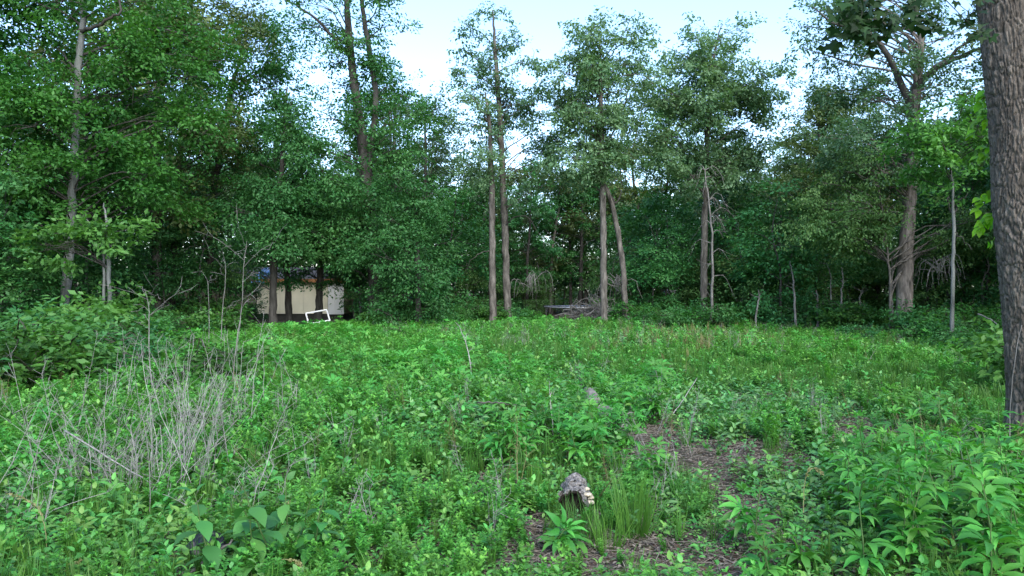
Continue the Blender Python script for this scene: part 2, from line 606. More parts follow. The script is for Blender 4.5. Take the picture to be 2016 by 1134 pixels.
def hero_tree(name, label, cat, D, stems, blobs, leafm, barkm, seed, group=None, limbs=(), **kw):
    """stems: lists of (px, py, radius in metres) from the ground up, at distance D; limbs: the same, bare boughs of their own"""
    r = np.random.default_rng(seed)
    first = None
    root = None
    paths = []
    for st in stems:
        pts = [at(p[0], p[1], D + (p[3] if len(p) > 3 else 0)) for p in st]
        g = ground_z(pts[0][0], pts[0][1])
        if pts[0][2] < 1.0:
            pts[0][2] = g - .08
        n = max(14, int(4 * (pts[-1][2] - pts[0][2])))
        P = smooth_path(pts, n, r, .011)
        R = np.interp(np.linspace(0, len(st) - 1, n), np.arange(len(st)), [p[2] for p in st]) * .9
        paths.append((P, R))
        if root is None:
            base = np.array([pts[0][0], pts[0][1], float(g)])
            root = empty(name, base)
            tag(root, label, cat, group)
    for P, R in paths:
        mb = MB()
        trunk_tube(mb, P, R, 10, r, 1.35 if P[0, 2] < 1 else 1.0)
        mb.build('trunk', M[barkm], root, base)
    ml, mw = MB(), MB()
    kw['m'] = int(kw.get('m', 26) * 2.1)
    kw['spray'] = kw.get('spray', .45) * 1.12
    for i, (bl, k) in enumerate(blobs):
        P, R = paths[k]
        grow_crown(ml, mw, r, bl, P, R, **kw)
    for lb in limbs:
        pts = [at(p[0], p[1], D + (p[3] if len(p) > 3 else 0)) for p in lb]
        n = 14
        P = smooth_path(pts, n, r, .03)
        R = np.interp(np.linspace(0, len(lb) - 1, n), np.arange(len(lb)), [p[2] for p in lb])
        mb = MB()
        tube(mb, P, R, 7)
        mb.build('limb', M['bark_dark'], root, base)
    if mw.n:
        mw.build('branches', M['bark_dark' if barkm == 'bark_pale' else barkm], root, base)
    if ml.n:
        ml.build('crown', M[leafm], root, base)
    return root


R0 = np.random.default_rng(21)
E = lambda *a, **k: fill(R0, *a, **k)

hero_tree('maple_tree', 'tall pale-barked maple with a horizontal dark bough, its trunk rising behind the leafy bush', 'tree', 21,
          [[(122, 640, .15), (137, 480, .135), (147, 300, .12), (154, 150, .105), (166, 0, .08), (170, -200, .03)]],
          [(E((130, 60, 230, 120), 20, 55, 21, 2.2, doff=1.8) + E((40, 250, 120, 150), 11, 50, 21, 2.0, doff=1.2) + E((250, 250, 150, 150), 19, 52, 21, 2.2, doff=1.4)
            + E((120, 400, 170, 60), 12, 46, 21, 1.8, doff=1.6) + E((120, 330, 120, 200), 12, 30, 21, .3, doff=-.8), 0)],
          'maple', 'bark_pale', 101, gth=.44, gs=.8, limbs=[[(146, 225, .05), (110, 232, .04, -.4), (72, 246, .025, -.8), (35, 254, .008, -1.)],
                                            [(156, 60, .06), (180, 55, .05, -.3), (212, 38, .04, -.5), (238, 20, .03, -.6), (238, -20, .02, -.6)]],
          dens=7, m=30, leaf=.125, spray=.5, droop=.2)
hero_tree('sapling_maple', 'twin slender whitish stems holding a bright leafy top beside the maple', 'young tree', 19,
          [[(212, 640, .06), (214, 560, .055), (212, 500, .05), (208, 430, .03), (205, 400, .015)],
           [(206, 640, .045), (205, 560, .04), (200, 480, .03), (170, 430, .012)]],
          [(E((170, 470, 75, 45), 14, 34, 19, .8, squash=.6), 0), (E((130, 460, 45, 35), 5, 30, 19, .6, squash=.6), 1),
           (E((190, 610, 55, 35), 8, 30, 19, .7, squash=.7), 0)],
          'young', 'bark_pale', 102, dens=7, m=26, leaf=.15, spray=.4, droop=.2, limb_r=.02)
hero_tree('gum_tree', 'dark slim forest tree leaning over between the maple and the shed, first of its trio', 'tree', 29,
          [[(312, 640, .14), (312, 450, .13), (312, 250, .11), (322, 100, .08), (330, -60, .03)]],
          [(E((300, 90, 90, 130), 16, 52, 29, 2.4) + E((300, 330, 90, 120), 13, 48, 29, 2.4), 0)],
          'maple', 'bark_dark', 103, dens=5.5, m=26, leaf=.13, spray=.55)
hero_tree('gum_tree', 'dark slim forest tree with orange-tinged top, middle of the trio behind the maple', 'tree', 30,
          [[(335, 640, .15), (350, 380, .13), (362, 230, .11), (380, 110, .08), (388, 20, .05)]],
          [(E((420, 70, 80, 110), 15, 50, 30, 2.4) + E((400, 300, 90, 110), 14, 46, 30, 2.4), 0)],
          'olive', 'bark_dark', 104, dens=5, m=26, leaf=.13, spray=.55)
hero_tree('gum_tree', 'dark forest tree leaning aside near the shed, last of the trio', 'tree', 31,
          [[(408, 640, .16), (418, 420, .14), (438, 270, .12), (458, 170, .09), (490, 60, .05)]],
          [(E((500, 100, 80, 90), 12, 46, 31, 2.4) + E((470, 300, 90, 110), 14, 46, 31, 2.4), 0)],
          'maple', 'bark_dark', 105, dens=5, m=26, leaf=.13, spray=.55, limbs=[[(425, 385, .05), (440, 360, .03), (470, 330, .01)]])
hero_tree('cedar_tree', 'dense cone-shaped dark green cedar standing in front of the shed', 'tree', 27,
          [[(537, 640, .16), (540, 500, .14), (553, 350, .1), (565, 170, .03)]],
          [(E((566, 215, 22, 40), 6, 26, 27, .5) + E((570, 320, 55, 60), 16, 36, 27, 1.2) + E((560, 430, 80, 60), 22, 40, 27, 1.8)
            + E((520, 495, 60, 16), 7, 22, 27, 1.2) + E((478, 535, 26, 16), 4, 18, 27, .6), 0)],
          'dark', 'bark_dark', 106, dens=8, m=28, leaf=.11, spray=.45, droop=.35)
hero_tree('oak_tree', 'dark trunk before the cream shed wall, the one left of centre of the wall', 'tree', 30,
          [[(570, 640, .15), (566, 560, .14), (558, 470, .12), (560, 380, .06)]],
          [(E((575, 500, 70, 36), 14, 30, 30, 1.2) + E((575, 543, 55, 10), 6, 15, 29.5, .5), 0)], 'dark', 'bark_dark', 107, dens=7, m=26, leaf=.12)
hero_tree('oak_tree', 'dark trunk before the cream shed wall, the one by the white corner panel', 'tree', 30,
          [[(626, 640, .17), (630, 540, .15), (632, 450, .12), (636, 330, .06)]],
          [(E((640, 420, 55, 80), 14, 38, 30, 1.5) + E((655, 515, 45, 28), 6, 24, 30, 1.0) + E((625, 540, 40, 10), 5, 15, 29.5, .5), 0)], 'dark', 'bark_dark', 108, dens=7, m=26, leaf=.12)
hero_tree('vine_clad_tree', 'very tall double-stemmed tree wrapped in vines, rising above the shed end', 'tree', 28,
          [[(738, 645, .3), (735, 480, .26), (716, 300, .22), (700, 180, .18), (688, 80, .15), (680, -60, .1), (676, -160, .04)],
           [(726, 330, .12), (740, 200, .12), (730, 120, .11), (712, 0, .09), (706, -120, .04)]],
          [(E((640, 30, 70, 60), 7, 32, 28, 2.) + E((690, 150, 45, 110), 10, 34, 28, 1.4) + E((660, 270, 60, 80), 10, 40, 28, 1.6)
            + E((690, 440, 70, 100), 20, 44, 28, 1.8), 0),
           (E((752, 60, 45, 110), 12, 32, 28, 1.4) + E((790, 210, 45, 60), 9, 34, 28, 1.4) + E((750, 300, 50, 60), 8, 38, 28, 1.4), 1)],
          'dark', 'bark_dark', 109, dens=5.5, m=26, leaf=.12, spray=.45,
          limbs=[[(692, 108, .1), (668, 92, .08, -.3), (648, 62, .06, -.5), (610, 30, .045, -.6), (580, 8, .03, -.6), (540, -10, .01, -.6)]])
hero_tree('holly_tree', 'dense low-branched evergreen with dotted bright leaves beside the vine-wrapped tree', 'tree', 26,
          [[(824, 645, .13), (822, 520, .11), (818, 420, .07), (815, 350, .03)]],
          [(E((800, 400, 60, 60), 12, 36, 26, 1.3) + E((790, 500, 85, 60), 18, 38, 26, 1.7) + E((800, 580, 80, 40), 10, 34, 26, 1.5), 0)],
          'dark', 'bark_dark', 110, dens=8, m=28, leaf=.11, droop=.3)
hero_tree('birch_tree', 'light green half-transparent tree rising between the vine-wrapped tree and the central pair', 'tree', 33,
          [[(836, 640, .12), (835, 450, .1), (838, 330, .07), (836, 200, .03)]],
          [(E((835, 230, 45, 40), 8, 34, 33, 1.4) + E((830, 310, 60, 50), 8, 34, 33, 1.6), 0)],
          'hickory', 'bark_mid', 111, dens=4.5, m=24, leaf=.12)
hero_tree('gum_tree', 'tallest central tree, scaly grey trunk under a ragged three-peaked crown against open sky', 'tree', 30,
          [[(1000, 640, .17), (995, 480, .15), (990, 360, .14), (984, 230, .12), (976, 120, .09), (970, 20, .03)]],
          [([(at(968, 28, 30), (.62, .6, .75)), (at(985, 70, 30.4), (.7, .7, .8)), (at(915, 55, 29.5), (.5, .5, .62)), (at(905, 100, 29.6), (.55, .5, .55)),
             (at(960, 110, 30), (.9, .9, .8)), (at(1030, 75, 30), (.38, .4, .5)), (at(1042, 120, 30.3), (.5, .6, .6)), (at(895, 150, 30), (.45, .5, .4)), (at(975, 190, 30.2), (.8, .7, .6)), (at(1075, 200, 30), (.45, .5, .5)), (at(1000, 150, 29.4), (.8, .7, .7)),
             (at(940, 160, 30.8), (.8, .7, .6)), (at(1050, 175, 30), (.6, .6, .6)), (at(925, 135, 30.), (.6, .7, .5))], 0),
           (E((930, 230, 45, 50), 5, 26, 30, 1.2) + E((1040, 240, 55, 60), 9, 28, 30, 1.3) + E((1030, 340, 55, 60), 8, 28, 30, 1.3), 0)],
          'hickory', 'bark_mid', 112, gth=.4, gs=.55, dens=8, m=26, leaf=.125, spray=.4, droop=.45,
          limbs=[[(994, 450, .03), (1008, 430, .025, -.4), (1030, 425, .02, -.6), (1060, 455, .012, -.8), (1078, 500, .005, -.9)]])
hero_tree('gum_tree', 'scaly grey trunk with dead side twigs, the thinner-crowned one of the central pair', 'tree', 29,
          [[(970, 640, .15), (969, 500, .135), (968, 360, .12), (963, 240, .08), (955, 180, .03)]],
          [(E((935, 210, 50, 40), 6, 30, 29, 1.2) + E((955, 330, 45, 70), 5, 28, 29, 1.2), 0)],
          'hickory', 'bark_mid', 113, dens=5.5, m=24, leaf=.12,
          limbs=[[(967, 495, .025), (945, 500, .018, -.4), (925, 515, .01, -.6), (930, 530, .004, -.6)], [(963, 250, .05), (945, 215, .035), (930, 185, .015)]])
hero_tree('gum_tree', 'straight grey trunk peeled pale at its foot beside the brush pile', 'tree', 28,
          [[(1189, 650, .145), (1188, 520, .135), (1187, 380, .13), (1184, 250, .1), (1182, 130, .06), (1180, 60, .02)]],
          [(E((1190, 105, 70, 50), 10, 32, 28, 1.4) + E((1170, 190, 85, 60), 12, 34, 28, 1.6) + E((1130, 180, 45, 60), 6, 30, 28, 1.2)
            + E((1245, 170, 60, 80), 10, 32, 28, 1.4) + E((1190, 240, 110, 40), 9, 30, 28, 1.4) + E((1105, 140, 25, 40), 3, 26, 28, .8) + E((1160, 330, 80, 50), 10, 32, 28, 1.4), 0)],
          'hickory', 'bark_mid', 114, gth=.39, gs=.55, dens=7.2, m=26, leaf=.125, droop=.4, limbs=[[(1186, 300, .04), (1215, 240, .03), (1238, 180, .015)]])
hero_tree('leaning_tree', 'thin leaning grey trunk with a kink, crossing the straight trunk beside the brush pile', 'tree', 29,
          [[(1232, 650, .13), (1228, 540, .12), (1215, 450, .11), (1200, 385, .1), (1180, 340, .085), (1176, 260, .06), (1165, 190, .02)]],
          [(E((1115, 250, 60, 70), 8, 28, 29, 1.2) + E((1225, 300, 40, 60), 5, 28, 29, 1.2), 0)],
          'hickory', 'bark_mid', 115, dens=5.5, m=24, leaf=.12, limbs=[[(1200, 385, .05), (1212, 400, .04), (1222, 380, .025), (1218, 365, .008)]])
hero_tree('hickory_tree', 'broad pale blue-green tree with rounded peaks standing behind the dead snag', 'tree', 31,
          [[(1385, 640, .17), (1386, 500, .16), (1390, 350, .13), (1396, 220, .1), (1408, 100, .05), (1420, 50, .02)]],
          [(E((1400, 110, 80, 45), 12, 33, 31, 1.6) + E((1400, 200, 100, 60), 17, 36, 31, 1.9) + E((1315, 170, 50, 80), 10, 32, 31, 1.5)
            + E((1480, 250, 40, 60), 6, 34, 31, 1.4) + E((1440, 290, 70, 70), 10, 34, 31, 1.6) + E((1335, 300, 60, 60), 9, 34, 31, 1.6)
            + [(at(1375, 70, 31), (.65, .6, .6)), (at(1462, 62, 31), (.5, .5, .6)), (at(1420, 75, 31), (.6, .6, .6))], 0)],
          'hickory', 'bark_mid', 116, gth=.38, gs=.5, dens=6.8, m=26, leaf=.135, droop=.35)
hero_tree('oak_tree', 'rounded olive-tinted tree filling the dip before the big-limbed oak', 'tree', 33,
          [[(1640, 640, .15), (1632, 450, .13), (1620, 320, .1), (1605, 200, .04)]],
          [(E((1605, 225, 55, 50), 12, 36, 33, 1.8) + E((1590, 330, 75, 70), 16, 38, 33, 2.0) + E((1540, 420, 60, 70), 12, 38, 33, 1.8), 0)],
          'olive', 'bark_mid', 117, dens=5.5, m=26, leaf=.125, spray=.45)
hero_tree('great_oak_tree', 'stout reddish-barked tree dividing into long crooked limbs high above', 'tree', 25,
          [[(1779, 645, .29), (1782, 520, .26), (1788, 430, .235), (1796, 330, .21), (1800, 220, .2), (1808, 150, .15), (1812, 70, .1), (1800, 0, .07), (1790, -100, .02)]],
          [(E((1700, 60, 90, 60), 13, 32, 25, 1.5, doff=1.4) + E((1850, 90, 80, 80), 13, 34, 25, 1.6, doff=.7) + E((1780, 20, 70, 40), 7, 32, 25, 1.4, doff=1.2)
            + E((1720, 160, 70, 60), 9, 32, 25, 1.4, doff=1.) + E((1800, 190, 60, 60), 9, 30, 25, .5, doff=-.9) + E((1880, 170, 50, 50), 5, 30, 25, 1.2) + E((1690, 270, 80, 60), 17, 40, 25, 1.9) + E((1760, 330, 80, 50), 12, 40, 25, 1.8)
            + E((1630, 20, 45, 40), 6, 30, 25, 1.2), 0)],
          'hickory', 'bark_red', 118, dens=5, m=26, leaf=.12, droop=.3,
          limbs=[[(1797, 235, .13), (1775, 160, .11, -.4), (1745, 105, .09, -.6), (1710, 65, .075, -.8), (1680, 52, .06, -.8), (1640, 45, .045, -.8), (1600, 10, .015, -.8)],
                 [(1803, 175, .13), (1830, 145, .11, -.3), (1860, 125, .09, -.5), (1900, 108, .07, -.6), (1935, 95, .05, -.6)],
                 [(1850, 130, .06, -.4), (1880, 100, .05, -.6), (1910, 75, .04, -.6), (1930, 60, .02, -.6)]])
hero_tree('cedar_tree', 'feathery drooping cedar boughs sweeping low around the stout reddish trunk', 'tree', 24.5,
          [[(1752, 640, .05), (1753, 560, .045), (1745, 480, .04), (1735, 400, .03), (1720, 330, .015)]],
          [(E((1690, 390, 75, 70), 26, 36, 24.5, 1.4, squash=.5) + E((1650, 450, 60, 55), 16, 30, 24.5, 1.4, squash=.5) + E((1868, 460, 55, 60), 12, 34, 25.5, 1.4, squash=.55), 0)],
          'cedar', 'bark_mid', 119, dens=8, m=34, leaf=.1, spray=.5, droop=.55, flat=.2, limb_r=.02)
hero_tree('young_tree', 'slim white-stemmed young tree with fresh green crown next to the furrowed trunk', 'young tree', 20,
          [[(1876, 650, .06), (1875, 560, .055), (1878, 480, .05), (1877, 425, .045), (1874, 360, .03), (1872, 290, .012)]],
          [(E((1850, 270, 60, 40), 10, 32, 20, 1.0, squash=.6) + E((1900, 240, 40, 50), 8, 30, 20, 1.0, squash=.6) + E((1820, 310, 45, 30), 7, 28, 20, .9, squash=.55)
            + E((1890, 360, 50, 40), 6, 28, 20, .9, squash=.5), 0)],
          'young', 'bark_pale', 120, dens=6, m=26, leaf=.13, spray=.4, droop=.2, limb_r=.018,
          limbs=[[(1878, 455, .018), (1890, 470, .014), (1915, 490, .008)], [(1877, 425, .03), (1886, 400, .02), (1905, 382, .01)], [(1877, 425, .03), (1868, 400, .02), (1862, 380, .01)]])

# ------------------------------------------------------------------ the wood behind: templates and copies
def template_tree(name, h, tr, crown, leafm, barkm, seed, lean=0.0, **kw):
    """a free-standing tree at the origin; crown: list of (height, radius out, blob radius, how many)"""
    r = np.random.default_rng(seed)
    root = empty(name)
    n = max(10, int(h * 2))
    P = smooth_path([(0, 0, -.1), (r.normal(0, .15), r.normal(0, .15), h * .35), (lean * .6 + r.normal(0, .2), r.normal(0, .2), h * .7), (lean, r.normal(0, .2), h * .97)], n, r, .02)
    R = np.linspace(tr, tr * .12, n)
    mb = MB()
    trunk_tube(mb, P, R, 7, r, 1.4)
    mb.build('trunk', M[barkm], root)
    blobs = []
    for (z, ro, br, k) in crown:
        for i in range(k):
            a = 2 * math.pi * (i + r.random() * .8) / k
            q = ro * r.uniform(.5, 1.1)
            c = np.array([math.cos(a) * q + lean * z / h, math.sin(a) * q, z + r.normal(0, .35)])
            b = br * r.uniform(.8, 1.25)
            blobs.append((c, (b, b, b * .8)))
    ml, mw = MB(), MB()
    grow_crown(ml, mw, r, blobs, P, R, **kw)
    mw.build('branches', M[barkm], root)
    ml.build('crown', M[leafm], root)
    KIDS[root.name] = list(bpy.data.objects[root.name].children) or [o for o in COL.objects if o.parent == root]
    return root


TT = [template_tree('forest_tree', 13.5, .16, [(6, 1.2, .9, 4), (8, 1.8, 1.1, 6), (10, 1.7, 1.1, 6), (12, 1., 1.0, 4), (13.3, .3, .8, 2)], 'maple', 'bark_dark', 31, .4, dens=4.5, m=50, leaf=.15, twig_share=.15, gth=.47, gs=.9),
      template_tree('forest_tree', 12.0, .15, [(4.5, 1.0, .9, 4), (6.5, 1.7, 1.1, 6), (8.5, 1.7, 1.2, 6), (10.5, 1.1, 1.0, 5), (12, .3, .7, 2)], 'hickory', 'bark_mid', 32, -.5, dens=3.8, m=50, leaf=.15, twig_share=.15, gth=.47, gs=.9),
      template_tree('forest_tree', 11.0, .14, [(3, 1.2, 1.0, 5), (5, 1.8, 1.1, 6), (7, 1.6, 1.1, 6), (9, 1.2, 1.0, 5), (10.6, .3, .7, 2)], 'dark', 'bark_dark', 33, .3, dens=5, m=50, leaf=.15, twig_share=.15, gth=.47, gs=.9),
      template_tree('forest_tree', 10.0, .13, [(3.5, 1.1, .9, 5), (5.5, 1.6, 1.1, 6), (7.5, 1.4, 1.0, 6), (9.4, .6, .9, 3)], 'olive', 'bark_mid', 34, .2, dens=4.5, m=40, leaf=.15, twig_share=.15, gth=.47, gs=.9)]
UT = [template_tree('understory_tree', 5.0, .05, [(1.2, .7, .7, 4), (2.4, .9, .8, 5), (3.6, .8, .75, 4), (4.7, .3, .6, 2)], 'dark', 'bark_dark', 41, .2, dens=6, m=40, leaf=.12, twig_share=.12, limb_r=.02),
      template_tree('understory_tree', 4.2, .045, [(1., .8, .7, 4), (2.2, .9, .8, 5), (3.3, .7, .7, 4), (4, .2, .5, 1)], 'cedar', 'bark_mid', 42, -.2, dens=6, m=46, leaf=.1, droop=.45, twig_share=.12, limb_r=.02),
      template_tree('understory_tree', 6.5, .055, [(2, .7, .8, 4), (3.5, 1.1, .9, 5), (5, .9, .8, 5), (6.3, .3, .6, 2)], 'dark', 'bark_pale', 43, .4, dens=5.5, m=40, leaf=.13, twig_share=.12, limb_r=.02)]
ZONE = ['in the wood behind the maple and the shed', 'in the wood between the shed and the brush pile', 'in the wood beyond the dead snag', 'in the wood around the stout reddish oak']
LOOK = ['tall mid-green tree', 'tall pale-leaved tree', 'dark full-crowned tree', 'olive-leaved tree']
ULOOK = ['small dark tree', 'feathery low tree', 'slender dark sapling tree']


def zone(px):
    return 0 if px < 700 else 1 if px < 1200 else 2 if px < 1560 else 3


def zt(z, k, looks):
    return looks[k] + ' ' + ZONE[z]


used_t = set()


def place(tmpls, k, px, D, sc, looks, group, r, wide=1.0):
    if abs(px - 1345) < 26:
        px += 55
    if tmpls is UT and 548 < px < 690 and D < 38:
        px -= 90
    c = at(px, 567, D)
    z = float(ground_z(c[0], D)) if D < 60 else 0.0
    root = tmpls[k]
    lab = zt(zone(px), k, looks)
    s = (sc * wide, sc * wide, sc)
    if root.name not in used_t:
        used_t.add(root.name)
        root.location = (float(c[0]), D, z)
        root.rotation_euler = (0, 0, r.uniform(0, 6.28))
        root.scale = s
        tag(root, lab, 'tree', group)
        return root
    return copy_thing(root, (c[0], D, z), r.uniform(0, 6.28), s, lab, group)


r = np.random.default_rng(77)
# wall of trees; the height follows the skyline of the photograph: (px from, px to, D range, height range, how many)
BANDS = [(-900, -60, (20, 46), (13, 16), 24), (-60, 320, (28, 50), (10.5, 15), 9), (320, 560, (43.5, 54), (10.5, 14.5), 10), (560, 700, (44, 55), (8.5, 12), 6),
         (700, 830, (36, 52), (10, 12.5), 8), (830, 1000, (36, 52), (9, 12), 8), (1000, 1130, (38, 50), (8, 10.5), 6), (1130, 1250, (40, 54), (8.5, 11.5), 7), (1250, 1520, (38, 56), (9.5, 13), 11),
         (1520, 1700, (34, 54), (8.5, 12), 9), (1700, 2016, (32, 54), (9, 13), 11), (2016, 2900, (14, 46), (12, 15), 26)]
TH = [13.5, 12.0, 11.0, 10.0]
for (p0, p1, dr, hr, n) in BANDS:
    for i in range(n):
        px = p0 + (p1 - p0) * (i + r.uniform(.1, .9)) / n
        D = r.uniform(*dr)
        k = int(r.choice(4, p=[.3, .15, .4, .15] if px < 800 else [.12, .5, .13, .25]))
        place(TT, k, px, D, r.uniform(*hr) / TH[k], LOOK, 'trees of the wood behind the clearing', r)
UB = [(-700, 0, (17, 34), 1.0, 20), (0, 200, (24, 37), 1.05, 11), (200, 440, (27, 36), .8, 9), (690, 960, (30, 40), 1.0, 15), (960, 1080, (36, 44), .85, 5), (1230, 1380, (31, 42), .9, 10),
      (1200, 1520, (33, 44), 1.0, 14), (1500, 1760, (27, 40), 1.05, 20), (1800, 2050, (26, 40), 1.05, 15), (2050, 2600, (14, 34), 1.1, 18), (700, 1500, (44, 54), 1.15, 22)]
for (px_, D_, sc_) in ((455, 33, .75), (500, 35, .62), (425, 31, .8)):
    place(UT, 0, px_, D_, sc_, ULOOK, 'low trees filling the wood under the tall ones', r, 1.1)
for (p0, p1, dr, s, n) in UB:
    for i in range(n):
        px = p0 + (p1 - p0) * (i + r.uniform(.1, .9)) / n
        k = int(r.choice(3, p=[.6, .05, .35] if px < 300 else [.45, .25, .3] if px < 900 else [.25, .55, .2]))
        place(UT, k, px, r.uniform(*dr), s * r.uniform(.75, 1.2), ULOOK, 'low trees filling the wood under the tall ones', r, 1.15)

# ---- the far wood that reads as one mass
mb = MB()
n = 120000
px = r.uniform(-1400, 3400, n)
D = r.uniform(56, 74, n)
top = np.interp(px, [-1400, 0, 500, 650, 800, 1000, 1060, 1130, 1300, 1500, 1650, 2016, 3400], [60, 270, 320, 370, 370, 420, 450, 440, 400, 400, 370, 330, 100])
top = top + (vnoise2(px / 60, D / 6) - .5) * 160 + (vnoise2(px / 17, D / 2, 4) - .5) * 60
x = (px - 1008) / F * 64 * (D / 64) ** .5
ht = CAM_H + (567 - top) / F * 62
P = np.stack([x, D, ht * np.where(r.random(n) < .3, r.random(n) * .3, r.random(n) ** .85)], -1)
keep = vnoise2(x / 1.1, P[:, 2] / 1.1, 11) > .22
P = P[keep]
n = len(P)
ax = r.normal(0, 1, (n, 3)) * [1, 1, .4] + [0, 0, -.3]
leaves(mb, DIAMOND, P, ax, r.normal(0, .6, (n, 3)) + [0, -.2, 1], r.uniform(.35, .6, n), np.clip(r.normal(.45, .25, n), 0, 1))
tag(mb.build('far_wood', M['far']), 'far-off dark green wood closing the view behind all the trunks', None, None, 'stuff')

# ------------------------------------------------------------------ shrubs along the edge
def template_shrub(name, h, w, leafm, seed, leaf=.09, n=14, shape=DIAMOND, m=30, dens=6):
    r = np.random.default_rng(seed)
    root = empty(name)
    P = np.array([[0, 0, -.05], [0, 0, h * .3], [0, 0, h * .6], [0, 0, h * .8]])
    blobs = []
    for i in range(n):
        a, q = r.uniform(0, 6.28), w * r.random() ** .6
        z = h * (.25 + .65 * r.random() * (1 - .5 * q / w))
        b = .26 * h * r.uniform(.7, 1.2)
        blobs.append((np.array([math.cos(a) * q, math.sin(a) * q, z]), (b, b, b * .8)))
    ml, mw = MB(), MB()
    grow_crown(ml, mw, r, blobs, P, np.full(4, .025), dens=dens / max(.3, h * .5), m=m, leaf=leaf, shape=shape, spray=.28, droop=.25, limb_r=.02, twig_share=.25)
    mw.build('stems', M['stem_dark'], root)
    ml.build('foliage', M[leafm], root)
    KIDS[root.name] = [o for o in COL.objects if o.parent == root]
    return root


ST = [template_shrub('shrub', 1.3, .75, 'dark', 51, .1), template_shrub('shrub', 1.0, .7, 'young', 52, .1),
      template_shrub('shrub', 1.6, .7, 'maple', 53, .11), template_shrub('shrub', .9, .8, 'ragweed', 54, .1)]
SLOOK = ['dark green shrub', 'fresh green low shrub', 'upright mid-green shrub', 'bright spreading low shrub']
SZ = ['under the maple edge of the clearing', 'at the edge of the clearing before the shed and central trunks', 'at the clearing edge around the dead snag', 'at the clearing edge by the stout reddish oak']
used_s = set()


def shrub(k, px, D, sc, r, wide=1.0, label=None, group='shrubs along the edge of the clearing'):
    c = at(px, 567, D)
    z = float(ground_z(c[0], D))
    lab = label or (SLOOK[k] + ' ' + SZ[zone(px)])
    s = (sc * wide, sc * wide, sc)
    root = ST[k]
    if root.name not in used_s:
        used_s.add(root.name)
        root.location = (float(c[0]), D, z)
        root.scale = s
        tag(root, lab, 'shrub', group)
        return root
    o = copy_thing(root, (c[0], D, z), r.uniform(0, 6.28), s, lab, group)
    if label:
        o.pop('group', None) if group is None else None
    return o


EDGE = [(-500, 20, (10, 18), 14), (0, 300, (14, 20), 14), (250, 480, (21, 28), 12), (735, 900, (26, 31), 14), (880, 1060, (29, 34), 11),
        (1190, 1250, (29, 33), 3), (1220, 1420, (27, 33), 16), (1400, 1700, (26, 32), 22), (1650, 1800, (26, 30), 8), (1790, 2010, (19, 27), 18), (2010, 2400, (10, 22), 12)]
for (p0, p1, dr, n) in EDGE:
    for i in range(n):
        pxx = p0 + (p1 - p0) * (i + r.uniform(0, 1)) / n
        k = int(r.choice(4, p=[.45, .2, .2, .15] if pxx < 700 else [.3, .25, .2, .25]))
        shrub(k, pxx, r.uniform(*dr), r.uniform(.6, 1.05), r, 1.2)
for (pxx, D, k, s, lab) in [(60, 11.5, 2, .95, 'big leafy bush bulging from the wood edge, lowest and nearest the picture edge'),
                            (120, 12.5, 1, 1.25, 'broad bush of fresh leaves in front of the pale maple trunk'),
                            (20, 13, 0, 1.2, 'dark bush tucked behind the bulging bush at the picture edge'),
                            (185, 15.5, 1, 1.45, 'tall bright bush hiding the feet of the twin whitish stems'),
                            (230, 13.5, 0, .9, 'dark rounded bush between the bright bush and the bare sapling'),
                            (340, 11.0, 3, .75, 'leafy mound rising among the dry weed stalks'),
                            (400, 12.0, 2, .8, 'upright leafy mound just behind the dry weed stalks'),
                            (790, 21, 3, .75, 'bright green mound in the clearing before the dense evergreen'),
                            (1690, 22, 0, .55, 'small dark mound standing out of the pale weeds in the far clearing')]:
    shrub(k, pxx, D, s, r, 1.25, lab, None)

# ------------------------------------------------------------------ dead wood, bare stems
def bare_stem(name, label, cat, path, rad, D, twigs, matn, seed, group=None, tl=.35, droop=0.0, sides=6):
    """a bare stem along photograph pixels at distance D; each twig list entry (t, side, length in m, rise)"""
    r = np.random.default_rng(seed)
    pts = np.array([at(p[0], p[1], D) for p in path])
    pts[:, 1] += r.normal(0, .06, len(pts))
    g = float(ground_z(pts[0][0], pts[0][1]))
    if pts[0][2] < 1.1:
        pts[0][2] = g - .05
    base = np.array([pts[0][0], pts[0][1], g])
    root = empty(name, base)
    tag(root, label, cat, group)
    n = 18
    P = smooth_path(pts, n, r, rad * .25)
    mb = MB()
    tube(mb, P, np.linspace(rad, rad * .3, n), sides)
    mb.build('stem', M[matn], root, base)
    if twigs:
        mt = MB()
        for i in range(twigs):
            k = r.integers(4, n)
            a = r.uniform(0, 6.28)
            d = np.array([math.cos(a), math.sin(a) * .7, r.uniform(.2, .9) - droop])
            ln = tl * r.uniform(.4, 1.2)
            e = P[k] + d * ln
            mid = P[k] + d * ln * .5 + np.array([0, 0, .08 * ln + droop * .25 * ln]) + r.normal(0, .05 * ln, 3)
            Q = smooth_path([P[k], mid, e - np.array([0, 0, droop * ln * .5])], 6, r, .012 * ln)
            tube(mt, Q, np.linspace(rad * .3, .0025, 6), 4)
            for q in range(2):
                j = r.integers(2, 6)
                e2 = Q[j] + (d + r.normal(0, .6, 3) - np.array([0, 0, droop])) * ln * .4
                tube(mt, np.array([Q[j], (Q[j] + e2) / 2 + r.normal(0, .02, 3), e2]), [rad * .16, .004, .002], 3)
        mt.build('twigs', M[matn], root, base)
    return root


